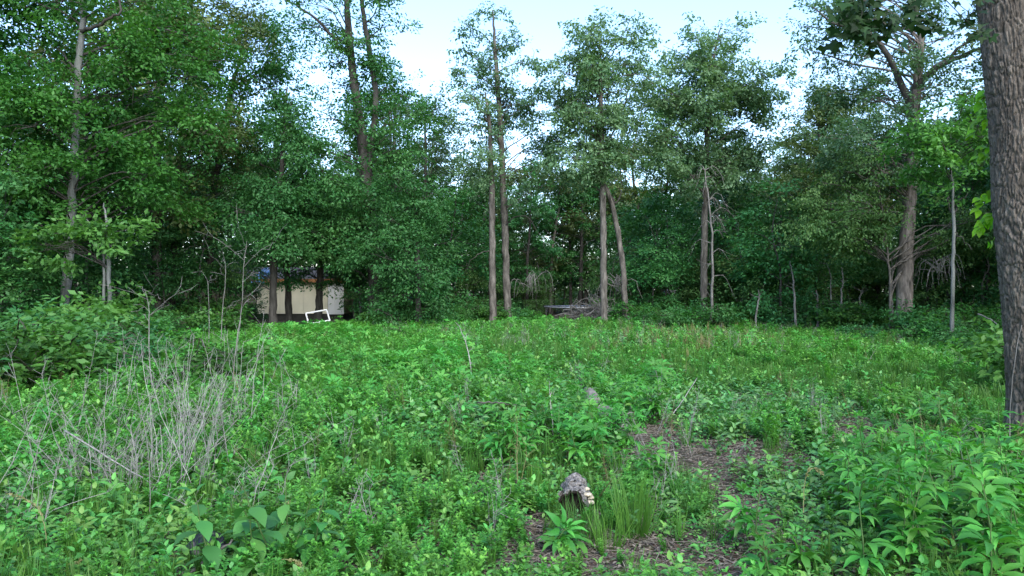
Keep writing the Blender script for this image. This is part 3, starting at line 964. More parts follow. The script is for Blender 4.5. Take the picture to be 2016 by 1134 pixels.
bare_stem('dead_snag', 'pale dead snag with drooping bare twigs standing against the broad blue-green tree', 'dead tree',
          [(1401, 640), (1402, 560), (1400, 470), (1396, 400), (1389, 335)], .06, 28, 24, 'dead', 201, tl=1.0, droop=.75)
bare_stem('bare_sapling', 'bare grey sapling with forked side branches in front of the dark bushes', 'sapling',
          [(297, 830), (298, 720), (298, 640), (294, 600), (290, 570)], .009, 10, 12, 'dead', 202, tl=.4)
bare_stem('bare_sapling', 'thin bare sapling with V-shaped branches before the dark end of the shed', 'sapling',
          [(436, 700), (438, 620), (441, 560), (440, 520), (438, 490)], .009, 16, 8, 'dead', 203, tl=.4)
bare_stem('bare_sapling', 'tallest thin bare sapling, bending slightly as it rises above the dry stalks', 'sapling',
          [(452, 800), (462, 700), (470, 600), (476, 530), (486, 476)], .01, 11, 8, 'dead', 204, tl=.4)
bare_stem('bare_sapling', 'short bare sapling broken over at its top near the shed', 'sapling',
          [(409, 720), (408, 640), (405, 560), (403, 545)], .009, 16, 4, 'dead', 205, tl=.35)
bare_stem('dry_weed', 'long thin dry stem leaning alone in the middle of the clearing', 'dry stem',
          [(930, 770), (926, 720), (918, 680), (905, 645), (896, 634)], .012, 13, 3, 'dead_stalk', 206, tl=.12)
bare_stem('dry_weed', 'thin dry stem rising behind the leafy patch near the log', 'dry stem',
          [(1090, 890), (1087, 840), (1083, 780), (1081, 750)], .008, 8, 2, 'dead_stalk', 207, tl=.1)
POLES = [((1566, 650), (1563, 580), (1555, 515), .05, 'bare dead pole leaning slightly at the wood edge, taller of the two'),
         ((1612, 640), (1609, 610), (1606, 572), .05, 'short stout dead pole at the wood edge beside the taller one'),
         ((1700, 630), (1694, 590), (1698, 565), .035, 'crooked pale dead stem before the dark wood'),
         ((1657, 640), (1656, 580), (1656, 525), .04, 'straight thin dead stem in the shade of the wood'),
         ((1757, 635), (1756, 590), (1752, 505), .04, 'thin brown dead stem just beside the stout reddish trunk'),
         ((1488, 635), (1490, 600), (1492, 570), .04, 'grey dead stem beneath a leafy sapling top'),
         ((1940, 620), (1938, 560), (1943, 500), .05, 'thin grey stem in the dark gap before the furrowed trunk'),
         ((1643, 640), (1636, 570), (1630, 520), .03, 'slanting thin dead stem before the dark wood'),
         ((1702, 640), (1703, 615), (1702, 600), .02, 'low grey stub at the wood edge near the crooked stem')]
for i, (a, b, c, rad, lab) in enumerate(POLES):
    bare_stem('dead_pole', lab, 'dead stem', [a, b, ((b[0] + c[0]) / 2 + 2, (b[1] + c[1]) / 2), c], rad, 27, 3, 'dead', 220 + i, 'dead stems at the edge of the wood', tl=.3)

# arching bare twigs hanging beside trunks
def twig_tangle(name, label, c, rad, n, D, seed, matn='dead', arch=True, squash=.6):
    r = np.random.default_rng(seed)
    o = at(c[0], c[1], D)
    mb = MB()
    for i in range(n):
        a = r.uniform(-1.2, 1.2)
        ln = rad * r.uniform(.5, 1.2)
        d = np.array([math.sin(a), r.normal(0, .4), math.cos(a) * squash])
        s = o + r.normal(0, .12 * rad, 3)
        e = s + d * ln * np.array([1, 1, .4]) - np.array([0, 0, ln * .7 if arch else 0])
        Q = smooth_path([s, s + d * ln * .7, e], 8, r, .02 * ln)
        tube(mb, Q, np.linspace(.014, .004, 8), 4)
    ob = mb.build(name, M[matn], None)
    return tag(ob, label, 'dead twigs')


twig_tangle('dead_branch', 'grey bare branch arching out beside the central pair of trunks', (1040, 560), .9, 16, 29, 231)
twig_tangle('dead_branch', 'curtain of dead twigs drooping between the leaning and the straight trunk', (1212, 560), .8, 26, 29.5, 232)
twig_tangle('dead_branch', 'tangle of brown drooping twigs on the stout reddish trunk', (1845, 530), 1.0, 26, 25.6, 233, 'dead_stalk')

# ------------------------------------------------------------------ brush pile
r = np.random.default_rng(61)
c = at(1160, 622, 31)
g = float(ground_z(c[0], c[1]))
root = empty('brush_pile', (c[0], c[1], g))
tag(root, 'heap of brown cut brush lying beside the peeled grey trunk', 'brush pile')
stick_meshes = []
for i in range(6):
    mb = MB()
    Q = smooth_path([(0, 0, 0), (.3, r.normal(0, .06), r.normal(0, .06)), (.75, r.normal(0, .1), r.normal(0, .1)), (1.1, r.normal(0, .15), r.normal(0, .15))], 8, r, .012)
    tube(mb, Q, np.linspace(.02, .006, 8), 5)
    for j in range(3):
        s = Q[r.integers(2, 7)]
        e = s + np.array([.3, r.normal(0, .18), r.normal(0, .18)])
        tube(mb, np.array([s, (s + e) / 2 + .02, e]), [.009, .006, .003], 3)
    stick_meshes.append(mb.mesh('stick', M['dead']))
for i in range(110):
    o = bpy.data.objects.new('stick', stick_meshes[i % 6])
    COL.objects.link(o)
    o.parent = root
    q = r.normal(0, 1, 2) * [.55, .4]
    hh = max(.1, .95 * math.exp(-(q[0] ** 2 + q[1] ** 2) * .9)) * r.random() ** .5
    a = r.uniform(0, 6.28)
    o.rotation_euler = (r.uniform(0, 6), r.normal(-.1, .35), a)
    s = r.uniform(.6, 1.3)
    o.scale = (s, s, s)
    o.location = (q[0] - .55 * s * math.cos(a), q[1] - .55 * s * math.sin(a), hh)

# ------------------------------------------------------------------ shed with blue tarps
def shed():
    D = 38.0
    X = lambda px: (px - 1008) / F * D
    Zp = lambda py: CAM_H + (567 - py) / F * D
    x0, x1, x2 = X(215), X(645), X(677)
    base = np.array([x1, D, 0.0])
    root = empty('shed', base)
    tag(root, 'long low cream-sided shed with dark roof half hidden by the trees', 'shed')
    cream = plain_mat('cream_siding', (.8, .77, .6), .6, .05, 2)
    white = plain_mat('white_panel', (.82, .84, .85), .5, .04, 2)
    roofm = plain_mat('grey_shingle', (.09, .09, .095), .9, .3, 8)
    fasc = plain_mat('brown_fascia', (.32, .15, .06), .7, .2, 6)
    dark = plain_mat('skirting', (.05, .05, .045), .9, .2, 4)
    zf, ze, zr = Zp(618), Zp(548), Zp(524)
    mb = MB()
    box(mb, (x0, D, zf), (x2, D + 4.0, ze))
    mb.build('wall', plain_mat('weathered_wall', (.28, .26, .2), .7, .15, 2), root, base)
    w = .6
    k = 0
    x = x1
    while x - w > X(500):
        mb = MB()
        box(mb, (x - w + .012, D - .03, zf + .01), (x, D - .003, ze - .02))
        mb.build('panel', cream, root, base, smooth=False)
        x -= w
    for xa, xb in ((x1 + .03, x1 + .36), (x1 + .375, x2)):
        mb = MB()
        box(mb, (xa, D - .05, zf - .02), (xb, D - .003, ze))
        o = mb.build('panel', white, root, base, smooth=False)
        o['label'] = 'white corner panel of the cream shed'
    mb = MB()
    box(mb, (x0, D + .02, -.2), (x2 - .05, D + 3.9, zf - .003))
    mb.build('skirting', dark, root, base, smooth=False)
    mb = MB()
    V = [(x0 - .3, D - .22, ze - .05), (x2 + .25, D - .22, ze - .05), (x2 + .25, D + 2, zr), (x0 - .3, D + 2, zr), (x0 - .3, D + 4.5, ze - .05), (x2 + .25, D + 4.5, ze - .05)]
    V2 = [(a, b, c - .12) for a, b, c in V]
    T = [(0, 1, 2), (0, 2, 3), (3, 2, 5), (3, 5, 4), (6, 8, 7), (6, 9, 8), (9, 11, 8), (9, 10, 11), (0, 6, 7), (0, 7, 1), (1, 7, 8), (1, 8, 2), (2, 8, 11), (2, 11, 5), (5, 11, 10), (5, 10, 4), (4, 10, 9), (4, 9, 3), (3, 9, 6), (3, 6, 0)]
    mb.add(V + V2, T)
    mb.build('roof', roofm, root, base, smooth=False)
    mb = MB()
    box(mb, (x0 - .3, D - .26, ze - .2), (x2 + .3, D - .225, ze - .03))
    mb.build('fascia', fasc, root, base, smooth=False)
    blue = plain_mat('blue_tarp', (.045, .15, .4), .45, .45, 2.2, .4, 0.0, (.16, .27, .46))
    rr = np.random.default_rng(5)
    for pa, pb, lab in ((208, 255, 'bright blue tarp on the far end of the shed roof beyond the twin whitish stems'),
                        (498, 524, 'blue tarp on the shed roof beside the cream wall')):
        nx, ny = 14, 8
        gx, gy = np.meshgrid(np.linspace(X(pa), X(pb), nx), np.linspace(0, 1, ny))
        yy = D - .34 + gy * 2.2
        zz = ze - .02 + (zr - ze) * np.clip((gy * 2.3 - .1) / 2.5, 0, 1) + .05 + rr.normal(0, .02, gx.shape)
        zz[0] -= .25
        i = (np.arange(ny - 1)[:, None] * nx + np.arange(nx - 1)[None]).ravel()
        mb = MB()
        mb.add(np.stack([gx, yy, zz], -1).reshape(-1, 3), np.concatenate([np.stack([i, i + 1, i + nx + 1], -1), np.stack([i, i + nx + 1, i + nx], -1)]))
        tag(mb.build('tarp', blue), lab, 'tarp')


shed()

# small white box building added far back to show as a white patch
D = 54.0
c = at(1345, 567, D)
root = empty('white_patch_building', (c[0], D, 0))
tag(root, 'small white box building added for a white patch by the dead snag', 'white_patch_building')
wm = plain_mat('white_wall', (.8, .81, .83), .6, .05, 2)
mb = MB()
box(mb, (-1.1, 0, -.1), (1.1, 2.6, 2.1))
mb.build('wall', wm, root, smooth=False)
mb = MB()
mb.add([(-1.3, -.2, 2.05), (1.3, -.2, 2.05), (1.3, 2.8, 2.05), (-1.3, 2.8, 2.05), (0, -.2, 2.7), (0, 2.8, 2.7)],
       [(0, 1, 4), (1, 2, 5), (1, 5, 4), (2, 3, 5), (3, 0, 4), (3, 4, 5), (0, 2, 1), (0, 3, 2)])
mb.build('roof', plain_mat('pale_roof', (.45, .46, .48), .6), root, smooth=False)
mb = MB()
box(mb, (-.4, -.03, 0), (.4, -.003, 1.9))
mb.build('door', plain_mat('grey_door', (.5, .52, .55), .5), root, smooth=False)

# a broken white window frame leaning in the weeds before the shed
D = 27.3
white = plain_mat('white_frame_paint', (.78, .79, .8), .5, .05, 8)
cs = [at(602, 617, D), at(643, 610, D), at(656, 630, D), at(615, 637, D)]
base = (cs[0] + cs[2]) / 2
base[2] = float(ground_z(base[0], base[1]))
root = empty('discarded_frame', base)
tag(root, 'white wooden frame lying tilted in the weeds before the cream shed', 'frame')
cs[2][1] -= .5
cs[3][1] -= .5
for i in range(4):
    a, b = cs[i], cs[(i + 1) % 4]
    mb = MB()
    tube(mb, np.array([a, b]) + np.array([0, 0, .003 * i]), [.026, .026], 4, cap=True)
    mb.build('rail', white, root, base, smooth=False)

# trampoline behind the weeds
D = 36.0
c = at(1134, 610, D)
g = float(ground_z(c[0], D))
root = empty('trampoline', (c[0], D, g))
tag(root, 'round trampoline with dark blue pad half hidden by weeds and the brush pile', 'trampoline')
H, RR = .58, 1.5
a = np.linspace(0, 2 * math.pi, 41)
mb = MB()
tube(mb, np.stack([RR * np.cos(a), RR * np.sin(a), np.full(41, H)], -1), .035, 6)
mb.build('rim', plain_mat('galvanised_rim', (.55, .56, .58), .35, .1, 9, .5, .6), root)
mb = MB()
ring = np.concatenate([np.stack([q * np.cos(a), q * np.sin(a), np.full(41, H + .02)], -1) for q in (1.16, 1.52)])
i = np.arange(40)
mb.add(ring, np.concatenate([np.stack([i, i + 41, i + 42], -1), np.stack([i, i + 42, i + 1], -1)]))
mb.build('pad', plain_mat('dark_blue_pad', (.015, .03, .13), .5, .2, 6), root)
mb = MB()
disc = np.concatenate([[[0, 0, H - .06]], np.stack([1.15 * np.cos(a), 1.15 * np.sin(a), np.full(41, H)], -1)])
mb.add(disc, np.stack([np.zeros(40, int), i + 1, i + 2], -1))
mb.build('mat', plain_mat('black_mat', (.012, .012, .014), .7), root)
for k in range(6):
    q = k * math.pi / 3 + .3
    mb = MB()
    tube(mb, [(RR * math.cos(q), RR * math.sin(q), H), (RR * math.cos(q), RR * math.sin(q), -.05)], .025, 6)
    mb.build('leg', M['dead'], root)

# small blue birdhouse-like box on a white post deep in the shade
D = 33.0
c = at(806, 590, D)
g = float(ground_z(c[0], D))
root = empty('blue_box_on_post', (c[0], D, g))
tag(root, 'small bright blue box on a white post deep in the shade of the evergreens', 'post box')
mb = MB()
box(mb, (-.05, -.05, -.1), (.05, .05, c[2] - g - .16))
mb.build('post', white, root, smooth=False)
mb = MB()
zz = c[2] - g
box(mb, (-.14, -.12, zz - .155), (.14, .12, zz + .06))
mb.add([(-.2, -.17, zz + .065), (.2, -.17, zz + .065), (.2, .17, zz + .065), (-.2, .17, zz + .065), (0, -.17, zz + .2), (0, .17, zz + .2)],
       [(0, 1, 4), (1, 2, 5), (1, 5, 4), (2, 3, 5), (3, 0, 4), (3, 4, 5), (0, 2, 1), (0, 3, 2)])
mb.build('box', plain_mat('bright_blue_paint', (.02, .09, .5), .4), root, smooth=False)

# ------------------------------------------------------------------ field weeds: prototypes outside the scene, scattered as ground cover
PC = {}


def proto(kind, i, mb, mat):
    o = bpy.data.objects.new('%s.%03d' % (kind, i), mb.mesh(kind, mat))
    c = PC.setdefault(kind, bpy.data.collections.new('prototypes_' + kind))
    c.objects.link(o)


def sprout(r, h, pairs, leaf, shape, spread=.0, up=.25, decussate=True, stem_r=.0025):
    mb = MB()
    ln = np.array([r.normal(0, .12), r.normal(0, .12), 1]) * h
    a0 = r.uniform(0, 6.28)
    P = smooth_path([(0, 0, -.02), ln * [.4, .4, .5], ln], 6, r, .004)
    tube(mb, P, np.linspace(stem_r * 1.4, stem_r * .6, 6), 3, .2)
    for k in range(pairs):
        t = (.25 + .75 * (k + 1) / pairs)
        c = P[0] + (P[-1] - P[0]) * t
        a = a0 + (math.pi / 2 if decussate else 2.4) * k
        sz = leaf * (.65 + .6 * math.sin(math.pi * (.25 + .6 * (k + 1) / pairs)))
        for s in (0, math.pi):
            b = a + s + r.normal(0, .25)
            el = up + (.7 if k == pairs - 1 else 0) * r.uniform(.2, 1) + r.normal(0, .22)
            d = np.array([math.cos(b) * math.cos(el), math.sin(b) * math.cos(el), math.sin(el)])
            leaves(mb, shape, [c + d * .01], d, [-d[0] * .6 + r.normal(0, .2), -d[1] * .6 + r.normal(0, .2), 1], sz * r.uniform(.8, 1.2),
                   np.clip(.25 + .5 * t + r.normal(0, .15), 0, 1))
    return mb


r = np.random.default_rng(400)
for i in range(5):
    proto('sprout', i, sprout(r, r.uniform(.16, .3), 4, .075, OVATE, up=.2), M['weed'])
for i in range(4):
    proto('pale_sprout', i, sprout(r, r.uniform(.14, .26), 4, .08, OVATE, up=.1), M['weed_blue'])
for i in range(4):
    proto('ragweed_sprout', i, sprout(r, r.uniform(.28, .42), 5, .125, LOBED3, up=.1), M['ragweed'])
for i in range(4):                                   # feathery, many small leaves on branched stems
    mb = MB()
    for b in range(6):
        a = r.uniform(0, 6.28)
        hh = r.uniform(.18, .36)
        e = np.array([math.cos(a) * .12 * r.random(), math.sin(a) * .12 * r.random(), hh])
        tube(mb, np.array([(0, 0, -.02), e * [.3, .3, .5], e]), [.002, .002, .001], 3, .3)
        n = 26
        t = r.uniform(.25, 1, n)
        p = e[None] * t[:, None]
        ph = r.uniform(0, 6.28, n)
        d = np.stack([np.cos(ph), np.sin(ph), r.uniform(.1, .9, n)], -1)
        leaves(mb, DIAMOND, p, d, [0, 0, 1.], .05 * (1.25 - .5 * t), np.clip(t * .8 + r.normal(0, .15, n), 0, 1))
    proto('feathery_weed', i, mb, M['feather'])
for i in range(4):
    mb = MB()
    n = 34
    a = r.uniform(0, 6.28, n)
    tilt = r.uniform(.02, .5, n)
    d = np.stack([np.cos(a) * np.sin(tilt), np.sin(a) * np.sin(tilt), np.cos(tilt)], -1)
    p = np.stack([np.cos(a), np.sin(a), 0 * a], -1) * r.uniform(0, .035, (n, 1))
    leaves(mb, BLADE, p, d, d * [-.2, -.2, 0] + np.stack([np.cos(a), np.sin(a), .3 + 0 * a], -1), r.uniform(.14, .34, n), r.random(n))
    proto('grass_tuft', i, mb, M['grass'])
for i in range(2):
    mb = MB()
    n = 22
    a = r.uniform(0, 6.28, n)
    tilt = r.uniform(.02, .4, n)
    d = np.stack([np.cos(a) * np.sin(tilt), np.sin(a) * np.sin(tilt), np.cos(tilt)], -1)
    leaves(mb, BLADE, np.zeros((n, 3)), d, np.stack([np.cos(a), np.sin(a), .3 + 0 * a], -1), r.uniform(.2, .42, n), r.random(n))
    proto('tawny_tuft', i, mb, M['tawny'])
for i in range(4):                                   # creeping cover, flat little leaves
    mb = MB()
    n = 46
    a = r.uniform(0, 6.28, n)
    q = .22 * r.random(n) ** .6
    p = np.stack([np.cos(a) * q, np.sin(a) * q, r.uniform(.01, .09, n)], -1)
    b = r.uniform(0, 6.28, n)
    d = np.stack([np.cos(b), np.sin(b), r.normal(.1, .25, n)], -1)
    leaves(mb, OVATE, p, d, r.normal(0, .25, (n, 3)) + [0, 0, 1], r.uniform(.025, .055, n), np.clip(r.normal(.5, .25, n), 0, 1))
    proto('creeper', i, mb, M['weed'])
for i in range(3):
    mb = MB()
    n = 12
    b = r.uniform(0, 6.28, n)
    p = np.concatenate([r.normal(0, .12, (n, 2)), r.uniform(.008, .03, (n, 1))], 1)
    d = np.stack([np.cos(b), np.sin(b), r.normal(0, .15, n)], -1)
    leaves(mb, OVATE, p, d, r.normal(0, .35, (n, 3)) + [0, 0, 1], r.uniform(.015, .042, n), r.random(n))
    for k in range(9):
        s = np.append(r.normal(0, .12, 2), .012)
        e = s + np.append(r.normal(0, .09, 2), r.uniform(0, .03))
        tube(mb, np.array([s, (s + e) / 2 + [0, 0, .006], e]), [.003, .003, .002], 3, r.random())
    proto('litter', i, mb, M['litter'])


def scatter(name, kind, pts, rot, scl, idx, label, weed_scale=None):
    me = bpy.data.meshes.new(name)
    n = len(pts)
    me.vertices.add(n)
    me.vertices.foreach_set('co', np.asarray(pts, np.float32).ravel())
    for nm, ty, arr in (('rot', 'FLOAT_VECTOR', rot), ('scl', 'FLOAT', scl), ('idx', 'INT', idx)):
        a = me.attributes.new(nm, ty, 'POINT')
        if ty == 'FLOAT_VECTOR':
            a.data.foreach_set('vector', np.asarray(arr, np.float32).ravel())
        elif ty == 'INT':
            a.data.foreach_set('value', np.asarray(arr, np.int32).ravel())
        else:
            a.data.foreach_set('value', np.asarray(arr, np.float32).ravel())
    o = bpy.data.objects.new(name, me)
    COL.objects.link(o)
    tag(o, label, None, None, 'stuff')
    ng = bpy.data.node_groups.new(name, 'GeometryNodeTree')
    ng.interface.new_socket('Geometry', in_out='INPUT', socket_type='NodeSocketGeometry')
    ng.interface.new_socket('Geometry', in_out='OUTPUT', socket_type='NodeSocketGeometry')
    gi, go = ng.nodes.new('NodeGroupInput'), ng.nodes.new('NodeGroupOutput')
    ci = ng.nodes.new('GeometryNodeCollectionInfo')
    ci.inputs['Collection'].default_value = PC[kind]
    ci.inputs['Separate Children'].default_value = True
    ci.inputs['Reset Children'].default_value = True
    iop = ng.nodes.new('GeometryNodeInstanceOnPoints')
    iop.inputs['Pick Instance'].default_value = True
    L = ng.links
    L.new(gi.outputs[0], iop.inputs['Points'])
    L.new(ci.outputs[0], iop.inputs['Instance'])

    def attr(nm, ty):
        q = ng.nodes.new('GeometryNodeInputNamedAttribute')
        q.data_type = ty
        q.inputs['Name'].default_value = nm
        return q.outputs['Attribute']
    L.new(attr('idx', 'INT'), iop.inputs['Instance Index'])
    e2r = ng.nodes.new('FunctionNodeEulerToRotation')
    L.new(attr('rot', 'FLOAT_VECTOR'), e2r.inputs[0])
    L.new(e2r.outputs[0], iop.inputs['Rotation'])
    L.new(attr('scl', 'FLOAT'), iop.inputs['Scale'])
    L.new(iop.outputs[0], go.inputs[0])
    md = o.modifiers.new('scatter', 'NODES')
    md.node_group = ng
    return o


def bare(x, y):
    """0 on the bare soil patches, 1 in full cover"""
    f = np.ones_like(x)
    for (px, py, rx, ry, k) in [(1420, 950, 75, 110, .72), (1690, 850, 170, 28, .8), (1480, 890, 130, 26, .75), (1120, 1085, 130, 40, .8), (1260, 1060, 120, 45, .8), (1440, 1090, 60, 60, .6),
                                (980, 930, 90, 45, .5), (1260, 880, 90, 40, .55), (850, 1100, 90, 30, .5), (1300, 1120, 200, 30, .5), (1500, 765, 260, 50, .42), (1350, 860, 110, 30, .55), (1650, 720, 200, 25, .3), (700, 1080, 80, 30, .4), (900, 830, 60, 20, .4), (1190, 825, 55, 25, .75), (1125, 1000, 60, 30, .8), (1560, 800, 160, 20, .4), (1380, 730, 120, 14, .35)]:
        D = CAM_H * F / (py - 567)
        cx = (px - 1008) / F * D
        sx = rx / F * D
        D1, D2 = CAM_H * F / (py + ry - 567), CAM_H * F / max(py - ry - 567, 40)
        sy = (D2 - D1) / 2
        q = ((x - cx) / sx) ** 2 + ((y - D) / sy) ** 2
        f = f * (1 - k * np.exp(-q * 1.2))
    n = vnoise2(x / .7 + 40, y / .7, 21)
    return np.clip(f * 1.25 + (n - .5) * .8, 0, 1)


def edge_y(x, y):
    """the clearing ends at this distance"""
    px = 1008 + x / np.maximum(y, 1) * F
    return np.interp(px, [-600, 0, 150, 300, 500, 700, 1000, 1300, 1600, 1850, 2016, 2500], [9, 12, 15, 18, 23.5, 25, 27.5, 27.5, 27, 24.5, 21.5, 17])


r = np.random.default_rng(500)
NC = 270000
y = np.sqrt(r.uniform(3.3 ** 2, 37 ** 2, NC))
x = (r.uniform(-1, 1, NC)) * (y * .86 + 1.2)
inside = y < edge_y(x, y) + 1.2 + 1.6 * vnoise2(x / 1.5, y, 55)
x, y = x[inside], y[inside]
cover = bare(x, y)
# thin the far rows a little
keep = (r.random(len(x)) < cover ** 2.2) & (r.random(len(x)) < np.interp(y, [0, 8, 34], [1, 1, .75]))
xs, ys, cv = x[keep], y[keep], cover[keep]
z = ground_z(xs, ys)
px = 1008 + xs / ys * F
py = 567 + CAM_H / ys * F
n1, n2, n3 = vnoise2(xs / 2.6, ys / 2.6, 31), vnoise2(xs / 3.3 + 7, ys / 3.3, 32), vnoise2(xs / 1.4, ys / 1.4, 33)
kinds = ['sprout', 'pale_sprout', 'ragweed_sprout', 'feathery_weed', 'grass_tuft', 'tawny_tuft', 'creeper']
wt = np.stack([.9 + .8 * n1, .25 + 1.1 * n2 * (px > 900) + .9 * (n2 > .6), .12 * np.interp(ys, [5, 8], [0, 1]) + 1.2 * np.clip(n3 - .55, 0, 1) * 4 * (px < 1300) * np.interp(ys, [5, 9], [.0, 1]), .25 + 1.6 * np.clip(n1 - .55, 0, 1) * 3 + .7 * (px < 500) * (ys > 7),
               .2 + 1.3 * (n2 < .34) * np.interp(ys, [5, 9], [.35, 1]), .02 + .4 * np.exp(-(((px - 1400) / 170) ** 2 + ((py - 680) / 28) ** 2)) * 2, .9 + 0 * n1], -1)
wt = wt ** 1.5
wt = wt / wt.sum(1, keepdims=True)
kk = (r.random((len(xs), 1)) > np.cumsum(wt, 1)).sum(1)
kk = np.minimum(kk, 6)
LBL = {'sprout': 'green ovate-leaved weeds covering the clearing', 'pale_sprout': 'paler silvery-green weeds spread through the clearing', 'ragweed_sprout': 'young lobed-leaf weeds in the clearing',
       'feathery_weed': 'feathery yellow-green weeds in the clearing', 'grass_tuft': 'short green grass between the weeds', 'tawny_tuft': 'tawny dry grass patch in the far clearing',
       'creeper': 'low creeping leaves covering the soil'}
NMS = {'sprout': 'field_weeds', 'pale_sprout': 'pale_weeds', 'ragweed_sprout': 'lobed_weeds', 'feathery_weed': 'feathery_weeds', 'grass_tuft': 'grass', 'tawny_tuft': 'tawny_grass', 'creeper': 'creeping_weeds'}
tall = np.interp(ys, [2, 6, 12, 30], [.6, .68, .8, .85]) * (.7 + .6 * vnoise2(xs / 2.7, ys / 2.7, 41)) * (.6 + .4 * cv) * np.interp(px, [0, 600, 1200, 2016], [1.1, 1.05, .9, 1.0])
for k, kd in enumerate(kinds):
    m_ = kk == k
    n = int(m_.sum())
    rot = np.stack([r.normal(0, .16, n), r.normal(0, .16, n), r.uniform(0, 6.28, n)], -1)
    sc = np.minimum(tall[m_] * np.clip(r.lognormal(-.08, .34, n), .4, 1.9), np.interp(ys[m_], [3.5, 6, 10], [.8, .95, 1.35]))
    if kd == 'creeper':
        sc = sc ** .5 * 1.1
    scatter(NMS[kd], kd, np.stack([xs[m_], ys[m_], z[m_]], -1), rot, sc, r.integers(0, len(PC[kd].objects), n), LBL[kd])
    print(kd, n)
n = 16000
y = np.sqrt(r.uniform(2.2 ** 2, 16 ** 2, n))
x = r.uniform(-1, 1, n) * (y * .8 + 1)
scatter('leaf_litter', 'litter', np.stack([x, y, ground_z(x, y)], -1), np.stack([0 * x, 0 * x, r.uniform(0, 6.28, n)], -1), r.uniform(.7, 1.3, n), r.integers(0, 3, n), 'dry brown leaves and bits of twig on the bare soil')

for i in range(3):
    mb = MB()
    for b in range(3):
        a, hh = r.uniform(0, 6.28), r.uniform(.25, .55)
        e = np.array([math.cos(a) * .12 * hh, math.sin(a) * .12 * hh, hh])
        P = smooth_path([(0, 0, -.02), e * [.6, .6, .5], e], 5, r, .006)
        tube(mb, P, [.003, .0025, .002, .0018, .001], 3, r.random())
        for q in range(5):
            k = r.integers(2, 5)
            tube(mb, np.array([P[k], P[k] + r.normal(0, .03, 3) + [0, 0, .04], P[k] + r.normal(0, .05, 3) + [0, 0, .07]]), [.0015, .001, .0008], 3, r.random())
    proto('dry_stalk', i, mb, M['dead_stalk'] if i else M['tawny'])
n = 1500
y = np.sqrt(r.uniform(3.5 ** 2, 28 ** 2, n))
x = r.uniform(-1, 1, n) * (y * .8 + 1)
ok = (y < edge_y(x, y)) & (vnoise2(x / 2.1, y / 2.1, 61) > .45)
x, y = x[ok], y[ok]
n = len(x)
scatter('dry_stalks', 'dry_stalk', np.stack([x, y, ground_z(x, y)], -1), np.stack([r.normal(0, .25, n), r.normal(0, .25, n), r.uniform(0, 6.28, n)], -1), r.uniform(.6, 1.3, n), r.integers(0, 3, n), 'thin dry brown stalks poking up between the weeds')

